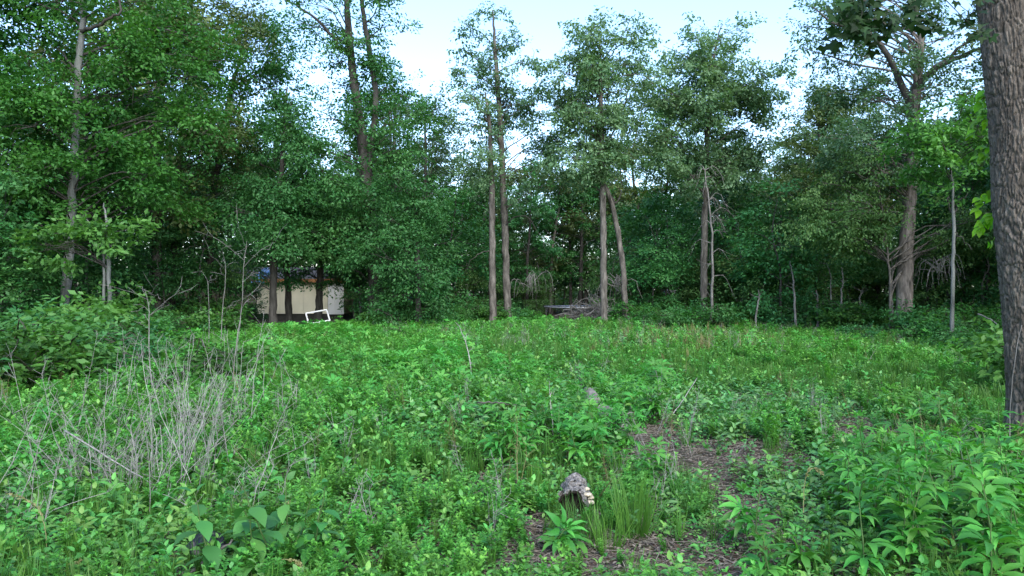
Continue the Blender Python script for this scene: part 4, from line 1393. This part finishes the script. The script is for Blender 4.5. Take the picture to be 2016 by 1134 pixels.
# ------------------------------------------------------------------ the furrowed trunk close by
def near_tree():
    r = np.random.default_rng(900)
    D = 7.5
    g = float(ground_z(5.3, D))
    # centre line follows the trunk's left edge in the photograph: (py, px of that edge)
    edge = [(-700, 1878), (-300, 1903), (0, 1930), (200, 1950), (400, 1963), (600, 1981), (800, 1996), (890, 2000)]
    pys = np.array([e[0] for e in edge], float)
    pxs = np.array([e[1] for e in edge], float)
    zs = CAM_H + (567 - pys) / F * D
    nz, na = 640, 260
    z = np.linspace(g - .05, 5.8, nz)
    xe = np.interp(z, zs[::-1], (pxs[::-1] - 1008) / F * D)
    Rz = .285 - .006 * (z - g) + .16 * np.exp(-(z - g) / .3)
    cx = xe + (.285 - .006 * (z - g))
    base = np.array([cx[0], D, g])
    th = np.linspace(0, 2 * math.pi, na, endpoint=False)
    TH, Z = np.meshgrid(th, z)
    Rg = np.repeat(Rz[:, None], na, 1)
    # bark: long interlocking plates (cellular pattern stretched along the trunk), warped
    per = 40
    u = TH / (2 * math.pi) * per + ((vnoise2(TH * 3, Z * 2.2, 5) - .5) * 2.4 + (vnoise2(TH * 9, Z * 7, 15) - .5) * 1.2) * np.sin(TH / 2) ** 2
    v = Z / .12 + (vnoise2(TH / (2 * math.pi) * per * .5, Z * 9, 6) - .5) * 1.6
    f1 = np.full(u.shape, 9.)
    f2 = np.full(u.shape, 9.)
    idc = np.zeros(u.shape)
    ui, vi = np.floor(u).astype(int), np.floor(v).astype(int)

    def hh(a, b, s):
        n = ((a % per) * 374761393 + b * 668265263 + s * 974634777) & 0x7fffffff
        n = ((n ^ (n >> 13)) * 1274126177) & 0x7fffffff
        return ((n ^ (n >> 16)) & 0xffff) / 65535.
    for du in (-1, 0, 1):
        for dv in (-1, 0, 1):
            a, b = ui + du, vi + dv
            d = np.hypot(a + .1 + .8 * hh(a, b, 1) - u, (b + hh(a, b, 2) - v) * .62)
            new = d < f1
            f2 = np.where(new, f1, np.minimum(f2, d))
            idc = np.where(new, hh(a, b, 3), idc)
            f1 = np.minimum(f1, d)
    e = np.clip((f2 - f1) / .3, 0, 1)
    e = e * e * (3 - 2 * e)
    disp = .0125 * e + .009 * idc * e + .009 * (vnoise2(TH * 40, Z * 66, 7) - .5) + .008 * (vnoise2(TH * 16, Z * 26, 9) - .5) - .014 * np.clip(1 - np.abs(vnoise2(TH * 9, Z * 2.6, 19) - .5) / .07, 0, 1)
    disp = disp + .02 * (vnoise2(TH / (2 * math.pi) * 8, Z * 1.3, 12) - .5) * np.sin(TH / 2) ** 2
    Rg = Rg + disp - .018
    V = np.stack([cx[:, None] + Rg * np.cos(TH), D + Rg * np.sin(TH), Z], -1).reshape(-1, 3)
    i = np.arange(nz - 1)[:, None] * na
    j = np.arange(na)[None]
    k = (j + 1) % na
    T = np.concatenate([np.stack([i + j, i + k, i + na + k], -1).reshape(-1, 3), np.stack([i + j, i + na + k, i + na + j], -1).reshape(-1, 3)])
    mb = MB()
    mb.add(V, T, np.clip(.2 + .8 * idc + .15 * (vnoise2(TH * 30, Z * 40, 13) - .5), 0, 1).ravel())
    root = empty('near_tree', base)
    tag(root, 'massive deeply furrowed grey-brown trunk standing close by, cut by the picture edge', 'tree')
    mb.build('trunk', M['bark_hero'], root, base)

    def leaf_meshes(shape, mat, nm):
        out = []
        for t in (.15, .4, .65, .9):
            q = MB()
            leaves(q, shape, [(0, 0, 0)], (0, 1, 0), (0, 0, 1), 1.0, t)
            out.append(q.mesh(nm, M[mat]))
        return out
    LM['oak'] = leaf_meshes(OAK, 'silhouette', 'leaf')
    LM['bright'] = leaf_meshes(shape_ovate(.3, .16), 'bright', 'leaf')
    LM['rag3'] = leaf_meshes(LOBED3, 'ragweed', 'leaf')
    LM['rag5'] = leaf_meshes(LOBED5, 'ragweed', 'leaf')
    LM['broad'] = leaf_meshes(shape_ovate(.3, .14), 'broad', 'leaf')
    LM['yellow'] = leaf_meshes(shape_ovate(.24, .3), 'yellow', 'leaf')
    LM['pale'] = leaf_meshes(OVATE, 'weed_blue', 'leaf')

    # bough reaching over towards the camera with pointed leaves coloured dark as if backlit at the top of the view
    bp = [np.array([cx[-30], D, 5.5]), at(1860, -110, 6.4), at(1790, -30, 5.9), at(1720, 0, 5.6), at(1655, -10, 5.4)]
    Q = smooth_path(bp, 20, r, .01)
    mb = MB()
    tube(mb, Q, np.linspace(.05, .005, 20), 6)
    tw = []
    for t in range(16):
        s = Q[r.integers(9, 20)]
        e_ = s + np.array([r.normal(0, .16), r.normal(0, .12), r.uniform(-.16, .03)])
        tube(mb, np.array([s, (s + e_) / 2 + r.normal(0, .02, 3), e_]), [.006, .004, .003], 4)
        tw.append(e_)
    for t in range(3):
        s = Q[8]
        e_ = at(1900 + 8 * t, -5 + 30 * t, 6.5)
        tube(mb, np.array([s, (s + e_) / 2, e_]), [.008, .005, .003], 4)
        tw.append(e_)
    br = mb.build('leafy_bough', M['bark_dark'], root, base)
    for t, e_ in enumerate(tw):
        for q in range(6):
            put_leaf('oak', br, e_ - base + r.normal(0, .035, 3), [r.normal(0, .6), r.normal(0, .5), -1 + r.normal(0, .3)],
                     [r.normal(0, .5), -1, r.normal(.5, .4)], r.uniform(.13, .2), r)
    # bright shoots hanging off the shaded side of the trunk
    for (py, dx, n) in ((195, -20, 9), (250, -38, 14), (295, -22, 8), (395, -35, 15), (440, -42, 15), (462, -22, 8)):
        s = at(np.interp(py, pys, pxs) + 15, py - 25, D + .18)
        e_ = at(np.interp(py, pys, pxs) + dx, py + 14, D + .35)
        P = smooth_path([s, (s + e_) / 2 + np.array([0, .05, .05]), e_], 8, r, .004)
        mb = MB()
        tube(mb, P, np.linspace(.007, .002, 8), 4)
        sh = mb.build('leafy_shoot', M['stem'], root, base)
        for q in range(n):
            p = P[r.integers(2, 8)] + r.normal(0, .02, 3)
            put_leaf('bright', sh, p - base, [-.5 + r.normal(0, .5), r.normal(0, .4), -.5 + r.normal(0, .3)],
                     [r.normal(0, .3), -.5, .9], r.uniform(.085, .13), r)


LM = {}


def put_leaf(kind, parent, loc, axis, nrm, size, r, name='leaf'):
    o = bpy.data.objects.new(name, LM[kind][int(r.integers(0, 4))])
    COL.objects.link(o)
    o.parent = parent
    y_ = unit(axis)
    x_ = unit(np.cross(y_, nrm))
    z_ = np.cross(x_, y_)
    from mathutils import Matrix
    o.rotation_euler = Matrix(np.stack([x_, y_, z_], -1).tolist()).to_euler()
    o.scale = (float(size),) * 3
    o.location = [float(c) for c in loc]
    return o


near_tree()

# ------------------------------------------------------------------ single leafy plants, every leaf a piece of its own
def leafy_plant(name, label, px, D, stems, kinds, leaf, r, group=None, cat='plant', yellow=0, droop=.25, spread=.06, fan=.15, leafstart=.3):
    """stems: list of (height, nodes)"""
    c = at(px, 567, D)
    g = float(ground_z(c[0], D))
    base = np.array([c[0], D, g])
    root = empty(name, base)
    tag(root, label, cat, group)
    for (h, nodes) in stems:
        s = np.array([r.normal(0, spread), r.normal(0, spread), -.03])
        e = s + np.array([r.normal(0, fan), r.normal(0, fan), 1]) * h
        P = smooth_path([s, (s + e) / 2 + r.normal(0, .015, 3), e], 9, r, .003)
        mb = MB()
        tube(mb, P, np.linspace(.006, .003, 9), 5, .4)
        mb.build('stem', M['stem'], root)
        a0 = r.uniform(0, 6.28)
        for k in range(nodes):
            t = leafstart + (1 - leafstart) * (k + .7) / nodes
            p = P[min(8, int(round(t * 8)))]
            sz = leaf * (.7 + .5 * math.sin(math.pi * min(1, .25 + .75 * (k + .5) / nodes)))
            top = k == nodes - 1
            for sgn in (0, math.pi):
                b = a0 + k * math.pi / 2 + sgn + r.normal(0, .3)
                el = (r.uniform(.2, .9) if top else r.normal(.15 - droop * .6, .3))
                d = np.array([math.cos(b) * math.cos(el), math.sin(b) * math.cos(el), math.sin(el)])
                put_leaf(kinds[int(r.integers(0, len(kinds)))], root, p + d * .015, d, [d[0] * .5 + r.normal(0, .25), d[1] * .5 + r.normal(0, .25), 1],
                         sz * r.uniform(.75, 1.2) * (.65 if top else 1), r)
        if yellow and r.random() < yellow:
            b = r.uniform(0, 6.28)
            o = put_leaf('yellow', root, P[2], [math.cos(b), math.sin(b), -.8], [math.cos(b), math.sin(b), 1], leaf * .6, r)
            o['label'] = 'withered yellow leaf'
    return root


r = np.random.default_rng(950)
G1 = 'bright lobed-leaf weeds in the stand by the furrowed trunk'
for i in range(44):
    px = r.uniform(1650, 2060)
    D = r.uniform(4.0, 6.6)
    h = r.uniform(.5, .78) * np.interp(px, [1650, 1850, 2060], [.72, 1, 1.1])
    lab_ = ('bright lobed-leaf weed at the outer side of the dense stand, towards the bare soil' if px < 1760 else 'bright lobed-leaf weed in the rear of the dense stand, against the furrowed trunk' if D > 5.3 else
            'bright lobed-leaf weed in the low front of the dense stand at the picture edge' if D < 4.6 else 'bright lobed-leaf weed in the thick middle of the stand by the furrowed trunk')
    leafy_plant('lobed_weed', lab_, px, D,
                [(h, 5)] + ([(h * .75, 4)] if r.random() < .3 else []), ('rag3', 'rag3', 'rag5'), .165, r, G1, yellow=.3)
for (px, D, h, lab) in [(1480, 4.75, .5, 'lone dark lobed-leaf weed standing up out of the low cover beside the bare soil strip'),
                        (1510, 4.15, .28, 'low lobed-leaf weed spreading at the lower picture edge'),
                        (1590, 4.3, .3, 'pale-tipped lobed-leaf weed between the lone tall one and the dense stand'),
                        (1680, 5.9, .5, 'outermost tall lobed-leaf weed of the dense stand, towards the bare soil'),
                        (790, 4.0, .16, 'lowest bright sprout at the lower picture edge next to bare soil'),
                        (1120, 4.7, .2, 'lobed sprout on bare soil in front of the grass clump')]:
    leafy_plant('lobed_weed', lab, px, D, [(h, 5), (h * .8, 4)], ('rag3', 'rag5'), .15, r, None, yellow=.3)
G2 = 'lobed-leaf weeds in the patch behind the short log'
for i in range(22):
    px = r.normal(1090, 75)
    leafy_plant('lobed_weed', 'lobed-leaf weed in the raised leafy patch between the short log and the fallen log', px, r.uniform(6.9, 9.0),
                [(r.uniform(.36, .55), 5)], ('rag3', 'rag5', 'rag3'), .17, r, G2)
for (px, D, lab) in [(1285, 8.9, 'taller pale lobed-leaf weed just beyond the fallen log'), (1000, 7.2, 'tall-stalked lobed weed at the near corner of the leafy patch')]:
    leafy_plant('lobed_weed', lab, px, D, [(.5, 5), (.45, 5), (.4, 4)], ('rag5',), .17, r)
leafy_plant('broadleaf_plant', 'large-leaved dark green bushy plant at the lower edge beside the black bag', 545, 4.35,
            [(.64, 5), (.58, 5), (.52, 5), (.46, 4), (.42, 4), (.36, 4), (.32, 3), (.5, 5), (.4, 4), (.3, 3), (.55, 5), (.35, 4)], ('broad',), .13, r, spread=.14, fan=.3, droop=.8, leafstart=.25, yellow=.15)
leafy_plant('broadleaf_plant', 'smaller large-leaved plant pressed against the stick by the black bag', 455, 4.05,
            [(.22, 3), (.2, 3), (.16, 3)], ('broad',), .15, r, spread=.1, fan=.4)

# ------------------------------------------------------------------ dry weed stalks
def dead_clump(label, px, D, n, h, w, seed, fuzz=.5, lean=0.0):
    r = np.random.default_rng(seed)
    c = at(px, 567, D)
    g = float(ground_z(c[0], D))
    root = empty('dry_weed_clump', (c[0], D, g))
    tag(root, label, 'dry weeds', 'dry grey weed stalks in the clearing')
    mt = MB()
    for i in range(n):
        s = np.array([r.normal(0, w), r.normal(0, w), -.02])
        hh = h * r.uniform(.3, 1.15)
        e = s + np.array([r.normal(lean, .24), r.normal(0, .24), 1]) * hh
        if r.random() < .16:
            e = s + np.array([r.normal(0, .7), r.normal(0, .5), .6]) * hh
        P = smooth_path([s, s + (e - s) * .5 + r.normal(0, .02, 3), e], 9, r, .006)
        mb = MB()
        tube(mb, P, np.linspace(.0036, .0014, 9) * r.uniform(.7, 1.25), 4, r.random())
        mb.build('stalk', M['dead_stalk'], root)
        for q in range(int(r.poisson(5 * fuzz))):
            k = r.integers(3, 9)
            d = np.array([r.normal(0, .5), r.normal(0, .5), r.uniform(.3, 1)])
            ln = r.uniform(.05, .2)
            e2 = P[k] + d * ln
            tube(mt, np.array([P[k], P[k] + d * ln * .5 + r.normal(0, .008, 3), e2]), [.0015, .0012, .0009], 3, r.random())
    mt.build('twiglets', M['dead_stalk'], root)['kind'] = 'stuff'


DC = [(205, 6.1, 30, .85, .09, 1.6, 'bushy clump of dry grey stalks with a fuzzy top, set apart from the rest'),
      (255, 5.9, 14, .62, .08, .5, 'sparse dry stalks crossing one another next to the fuzzy clump'),
      (318, 5.8, 26, .72, .09, .6, 'dense upright sheaf of dry stalks in the middle of the dead weeds'),
      (365, 6.3, 30, .95, .1, .9, 'tallest sheaf of pale dry stalks among the dead weeds'),
      (405, 6.8, 24, .9, .12, 1.2, 'twiggy dark-based clump of dry stalks behind the tallest sheaf'),
      (455, 7.8, 22, 1.0, .14, 1.2, 'dry stalk clump over the dark hollow in the weeds'),
      (350, 7.6, 20, .85, .16, .9, 'thin dry stalks behind the dense sheaf, before the leafy mound'),
      (480, 5.4, 10, .52, .05, 1.3, 'small curled dry stalk tuft beside the large-leaved plant'),
      (160, 7.4, 12, .6, .14, .7, 'loose dry stalks at the outer fringe of the dead weeds'),
      (10, 5.2, 10, .7, .06, .8, 'few dry stalks slanting in at the picture edge'),
      (262, 8.6, 14, .8, .2, .7, 'scattered thin dry stems below the bare sapling'),
      (520, 9.0, 8, .8, .2, .5, 'scattered thin dry stems near the middle of the clearing')]
for i, (px, D, n, h, w, fz, lab) in enumerate(DC):
    dead_clump(lab, px, D, int(n * .75), h * 1.25, w * 1.6, 970 + i, fz * 2.6, .12 if px == 10 else 0.0)


def stick_between(name, label, pts, rad, mat, seed, cat='stick'):
    r = np.random.default_rng(seed)
    P = smooth_path(pts, 14, r, rad * .5)
    mb = MB()
    tube(mb, P, np.linspace(rad, rad * .5, 14), 6, .5, cap=True)
    return tag(mb.build(name, M[mat], None), label, cat)


stick_between('fallen_stick', 'long straight pale stick slanting down through the dry weed stalks', [at(128, 848, 6.3), at(270, 935, 5.9), at(412, 1015, 5.5)], .007, 'dead_stalk', 1)
stick_between('fallen_stick', 'brown stick leaning out of the ground over the black bag', [at(365, 1140, 4.15), at(415, 1095, 4.2), at(458, 1066, 4.3)], .012, 'dead', 2)
stick_between('fallen_stick', 'grey dry branch slanting up beyond the large-leaved plant', [at(530, 900, 7.4), at(600, 860, 7.8), at(645, 828, 8.2)], .01, 'dead', 3)
stick_between('fallen_stick', 'dark crooked stick above the leaves at the middle of the leafy patch', [at(940, 792, 8.4), at(985, 793, 8.3), at(1015, 797, 8.3)], .011, 'bark_mid', 4)
stick_between('fallen_stick', 'forked pale branch lying at the wood edge near the furrowed trunk', [at(1925, 618, 20), at(1950, 628, 19.6), at(1965, 640, 19.2)], .02, 'dead', 5)
stick_between('fallen_stick', 'bleached stick in the weeds past the fallen log', [at(1325, 815, 9.0), at(1350, 780, 9.4), at(1372, 745, 9.8)], .007, 'dead_stalk', 6)
stick_between('climbing_vine', 'thin grey vine running straight up along the furrowed trunk', [at(1988, 880, 7.1), at(1990, 780, 7.1), at(2001, 690, 7.1), at(2012, 640, 7.12)], .005, 'dead', 7, 'vine')

# arching seed heads of dry grass
def seed_stalk(label, pts, seed):
    r = np.random.default_rng(seed)
    P = smooth_path(pts, 22, r, .001)
    root = empty('seed_stalk', P[0])
    tag(root, label, 'seed stalk', 'arching dry seed stalks')
    mb = MB()
    tube(mb, P, np.linspace(.003, .0015, 22), 4, .6)
    mb.build('stalk', M['tawny'], root, P[0])
    mb = MB()
    n = 70
    k = r.integers(9, 22, n)
    d = np.gradient(P, axis=0)[k]
    leaves(mb, DIAMOND, P[k] + r.normal(0, .003, (n, 3)), unit(d) + r.normal(0, .35, (n, 3)), r.normal(0, 1, (n, 3)), r.uniform(.014, .026, n), r.random(n))
    mb.build('seed_head', M['tawny'], root, P[0])


seed_stalk('tall dry seed stalk bowing over above the lower picture corner', [at(92, 1110, 4.2), at(90, 1050, 4.2), at(78, 1005, 4.25), at(50, 983, 4.3), at(18, 972, 4.35)], 1)
seed_stalk('straight dry seed stalk slanting at the lower picture corner', [at(95, 1160, 3.9), at(120, 1130, 3.95), at(155, 1104, 4.0)], 2)
seed_stalk('fine pale seed stalk curling beside the lobed weeds', [at(1582, 1010, 5.0), at(1583, 960, 5.1), at(1590, 930, 5.1), at(1604, 922, 5.1), at(1616, 930, 5.1)], 3)
seed_stalk('small dry stalk curving under the large-leaved plant', [at(535, 1105, 4.05), at(560, 1101, 4.05), at(580, 1104, 4.05), at(591, 1113, 4.05)], 4)

# ------------------------------------------------------------------ logs
def log_mesh(mb, a, b, r0, r1, r, hollow=False, n=26, s=30, rough=.12, tint=.5):
    a, b = np.asarray(a, float), np.asarray(b, float)
    P = smooth_path([a, (a + b) / 2 + r.normal(0, .02, 3), b], n, r, .003)
    T = unit(np.gradient(P, axis=0))
    U = unit(np.cross(T, [0, 0, 1.0]))
    Wv = np.cross(U, T)
    th = np.linspace(0, 2 * math.pi, s, endpoint=False)
    R = np.linspace(r0, r1, n)[:, None] * (1 + rough * 2 * (vnoise2(np.cos(th)[None] * 2.2 + np.arange(n)[:, None] * .3, np.sin(th)[None] * 2.2 + 5, 3) - .5)
                                           + rough * 1.2 * (vnoise2(th[None] * 5 + np.zeros((n, 1)), np.arange(n)[:, None] * 1.7, 4) - .5))
    V = P[:, None] + R[..., None] * (np.cos(th)[None, :, None] * U[:, None] + np.sin(th)[None, :, None] * Wv[:, None])
    i = np.arange(n - 1)[:, None] * s
    j = np.arange(s)[None]
    k = (j + 1) % s
    tri = [np.stack([i + j, i + s + k, i + k], -1).reshape(-1, 3), np.stack([i + j, i + s + j, i + s + k], -1).reshape(-1, 3)]
    Vs = V.reshape(-1, 3)
    extra = [P[-1]]
    m0 = len(Vs)
    jj = np.arange(s)
    kk = (jj + 1) % s
    tri.append(np.stack([(n - 1) * s + jj, np.full(s, m0), (n - 1) * s + kk], -1))
    if not hollow:
        extra.append(P[0])
        tri.append(np.stack([jj, kk, np.full(s, m0 + 1)], -1))
    mb.add(np.concatenate([Vs, np.array(extra)]), np.concatenate(tri), tint)
    return P, V


r = np.random.default_rng(1001)
c = at(1128, 567, 5.75)
g = float(ground_z(c[0], 5.75))
base = np.array([c[0], 5.75, g])
root = empty('hollow_log', base)
tag(root, 'short grey lichen-crusted log with a black hollow end and cream fungus beside the grass clump', 'log')
lich = bark_mat('lichen_bark', (.05, .045, .04), (.36, .335, .315), scale=55, bump=.8)
nodes_ = lich.node_tree.nodes
for nd in nodes_:
    if nd.type == 'MAPPING':
        nd.inputs['Scale'].default_value = (1, 1, 1)
char = plain_mat('charred_wood', (.014, .011, .009), .95, .5, 20, .05)
mb = MB()
P, V = log_mesh(mb, base + [-.03, -.2, .1], base + [.03, .24, .13], .115, .1, r, hollow=True, rough=.24)
mb.build('bark', lich, root, base)
mb = MB()
s = V.shape[1]
ring0 = V[0]
cen = P[0]
rings = [ring0 * 1.0, cen + (ring0 - cen) * .86 - [0, .012, 0], cen + (ring0 - cen) * .7 + [0, .05, .0], np.repeat((P[2])[None], s, 0)]
VV = np.concatenate(rings)
tri = []
jj = np.arange(s)
kk = (jj + 1) % s
for q in range(3):
    tri += [np.stack([q * s + jj, q * s + kk, (q + 1) * s + kk], -1), np.stack([q * s + jj, (q + 1) * s + kk, (q + 1) * s + jj], -1)]
mb.add(VV, np.concatenate(tri))
mb.build('hollow_end', char, root, base)
fung = plain_mat('cream_fungus', (.42, .37, .27), .85, .4, 60)
for (dx, dy, dz, sz) in [(.1, -.1, .15, .036), (.115, -.06, .12, .042), (.12, -.13, .1, .034), (.095, -.02, .17, .03)]:
    mb = MB()
    th = np.linspace(0, 2 * math.pi, 14, endpoint=False)
    prof = [(0, .024), (.5, .021), (.85, .011), (1.0, -.001), (.8, -.01), (0, -.014)]
    VV = np.concatenate([np.stack([sz * q * np.cos(th) * (1 + .12 * np.sin(3 * th + dx * 90)), sz * q * np.sin(th), np.full(14, h * sz * 22)], -1) for q, h in prof])
    tri = []
    jj = np.arange(14)
    kk = (jj + 1) % 14
    for q in range(5):
        tri += [np.stack([q * 14 + jj, q * 14 + kk, (q + 1) * 14 + kk], -1), np.stack([q * 14 + jj, (q + 1) * 14 + kk, (q + 1) * 14 + jj], -1)]
    mb.add(VV + np.array([dx, dy, dz]), np.concatenate(tri))
    mb.build('fungus', fung, root)

base = at(1175, 820, 9.4)
base[2] = float(ground_z(base[0], base[1]))
root = empty('fallen_log', base)
tag(root, 'rotting grey log broken into pieces lying aslant in the leafy patch', 'log')
for (a, b, r0, r1) in [(at(1158, 776, 9.9), at(1172, 800, 9.6), .085, .095), (at(1172, 806, 9.5), at(1196, 836, 9.1), .11, .09), (at(1196, 808, 9.3), at(1246, 826, 9.0), .05, .03), (at(1225, 846, 8.6), at(1262, 858, 8.4), .06, .05)]:
    a, b = a + [0, 0, .02], b + [0, 0, .02]
    mb = MB()
    log_mesh(mb, a, b, r0, r1, r, rough=.2, n=16, s=18)
    mb.build('broken_piece', M['dead'], root, base)
for k in range(9):
    s = at(r.uniform(1165, 1250), r.uniform(810, 850), r.uniform(8.6, 9.4))
    e = s + np.array([r.uniform(.1, .4), r.normal(0, .2), r.uniform(-.1, .12)])
    mb = MB()
    tube(mb, smooth_path([s, (s + e) / 2 + r.normal(0, .03, 3), e], 7, r, .005), np.linspace(.014, .005, 7), 5)
    mb.build('splinter', M['dead'], root, base)

# ------------------------------------------------------------------ tall grass clumps
def grass_clump(label, px, D, h, n, w, seed, mat='grass'):
    r = np.random.default_rng(seed)
    c = at(px, 567, D)
    g = float(ground_z(c[0], D))
    mb = MB()
    a = r.uniform(0, 6.28, n)
    tilt = np.abs(r.normal(0, .22, n))
    d = np.stack([np.cos(a) * np.sin(tilt), np.sin(a) * np.sin(tilt), np.cos(tilt)], -1)
    p = np.stack([np.cos(a), np.sin(a), 0 * a], -1) * (w * r.random((n, 1)) ** .5) - [0, 0, .02]
    V, T = BLADE
    thin = V * [.45, 1, 1]
    leaves(mb, (thin, T), p, d, np.stack([np.cos(a + 1), np.sin(a + 1), .3 + 0 * a], -1), h * r.uniform(.45, 1.1, n), r.random(n))
    o = mb.build('grass_clump', M[mat])
    o.location = (float(c[0]), D, g)
    tag(o, label, 'grass clump', 'taller grass clumps in the clearing')


for i, q in enumerate([(1245, 5.1, .5, 190, .1, 'tallest dark rush clump just beside the hollow log'), (1150, 5.0, .36, 130, .11, 'bright grass clump in front of the hollow log'),
                       (1195, 4.85, .34, 120, .1, 'grass clump between the hollow log and the bare soil, with yellow blades'), (1105, 5.2, .26, 70, .08, 'short grass clump at the foot of the hollow log'),
                       (1372, 5.6, .4, 120, .08, 'dark grass clump beside the strip of bare soil'), (1350, 5.9, .3, 70, .08, 'thin grass clump behind the one by the bare soil'),
                       (850, 13.0, .55, 120, .14, 'rush clump alone in the middle of the clearing'), (948, 13.4, .5, 110, .14, 'rush clump next to the long leaning dry stem'),
                       (1430, 8.4, .36, 80, .08, 'yellow-green grass clump beyond the bare soil'), (1500, 8.8, .36, 80, .08, 'upright yellow-green grass clump farther along the bare soil'),
                       (1525, 7.4, .3, 80, .1, 'spreading grass clump at the end of the bare soil')]):
    grass_clump(q[5], q[0], q[1], q[2], q[3], q[4], 1100 + i)

# ------------------------------------------------------------------ black bag
r = np.random.default_rng(1200)
c = at(408, 567, 4.45)
g = float(ground_z(c[0], 4.45))
nu, nv = 40, 24
th, ph = np.meshgrid(np.linspace(0, 2 * math.pi, nu, endpoint=False), np.linspace(0, math.pi, nv))
rad = .11 * (1 + .35 * (vnoise2(np.cos(th) * 3 + 9, np.sin(th) * 3 + ph * 2.5, 3) - .5) + .25 * np.abs(vnoise2(np.cos(th) * 7 + 3, ph * 6 + np.sin(th) * 7, 5) - .5))
V = np.stack([rad * np.sin(ph) * np.cos(th) * 1.0, rad * np.sin(ph) * np.sin(th), .08 + rad * np.cos(ph) * .95], -1).reshape(-1, 3)
i = np.arange(nv - 1)[:, None] * nu
j = np.arange(nu)[None]
k = (j + 1) % nu
mb = MB()
mb.add(V, np.concatenate([np.stack([i + j, i + nu + k, i + k], -1).reshape(-1, 3), np.stack([i + j, i + nu + j, i + nu + k], -1).reshape(-1, 3)]))
o = mb.build('black_bag', plain_mat('black_plastic', (.008, .008, .01), .4, .3, 8, .4))
o.location = (float(c[0]), 4.45, g)
tag(o, 'crumpled black bag half hidden in the weeds under a slanting stick', 'bag')
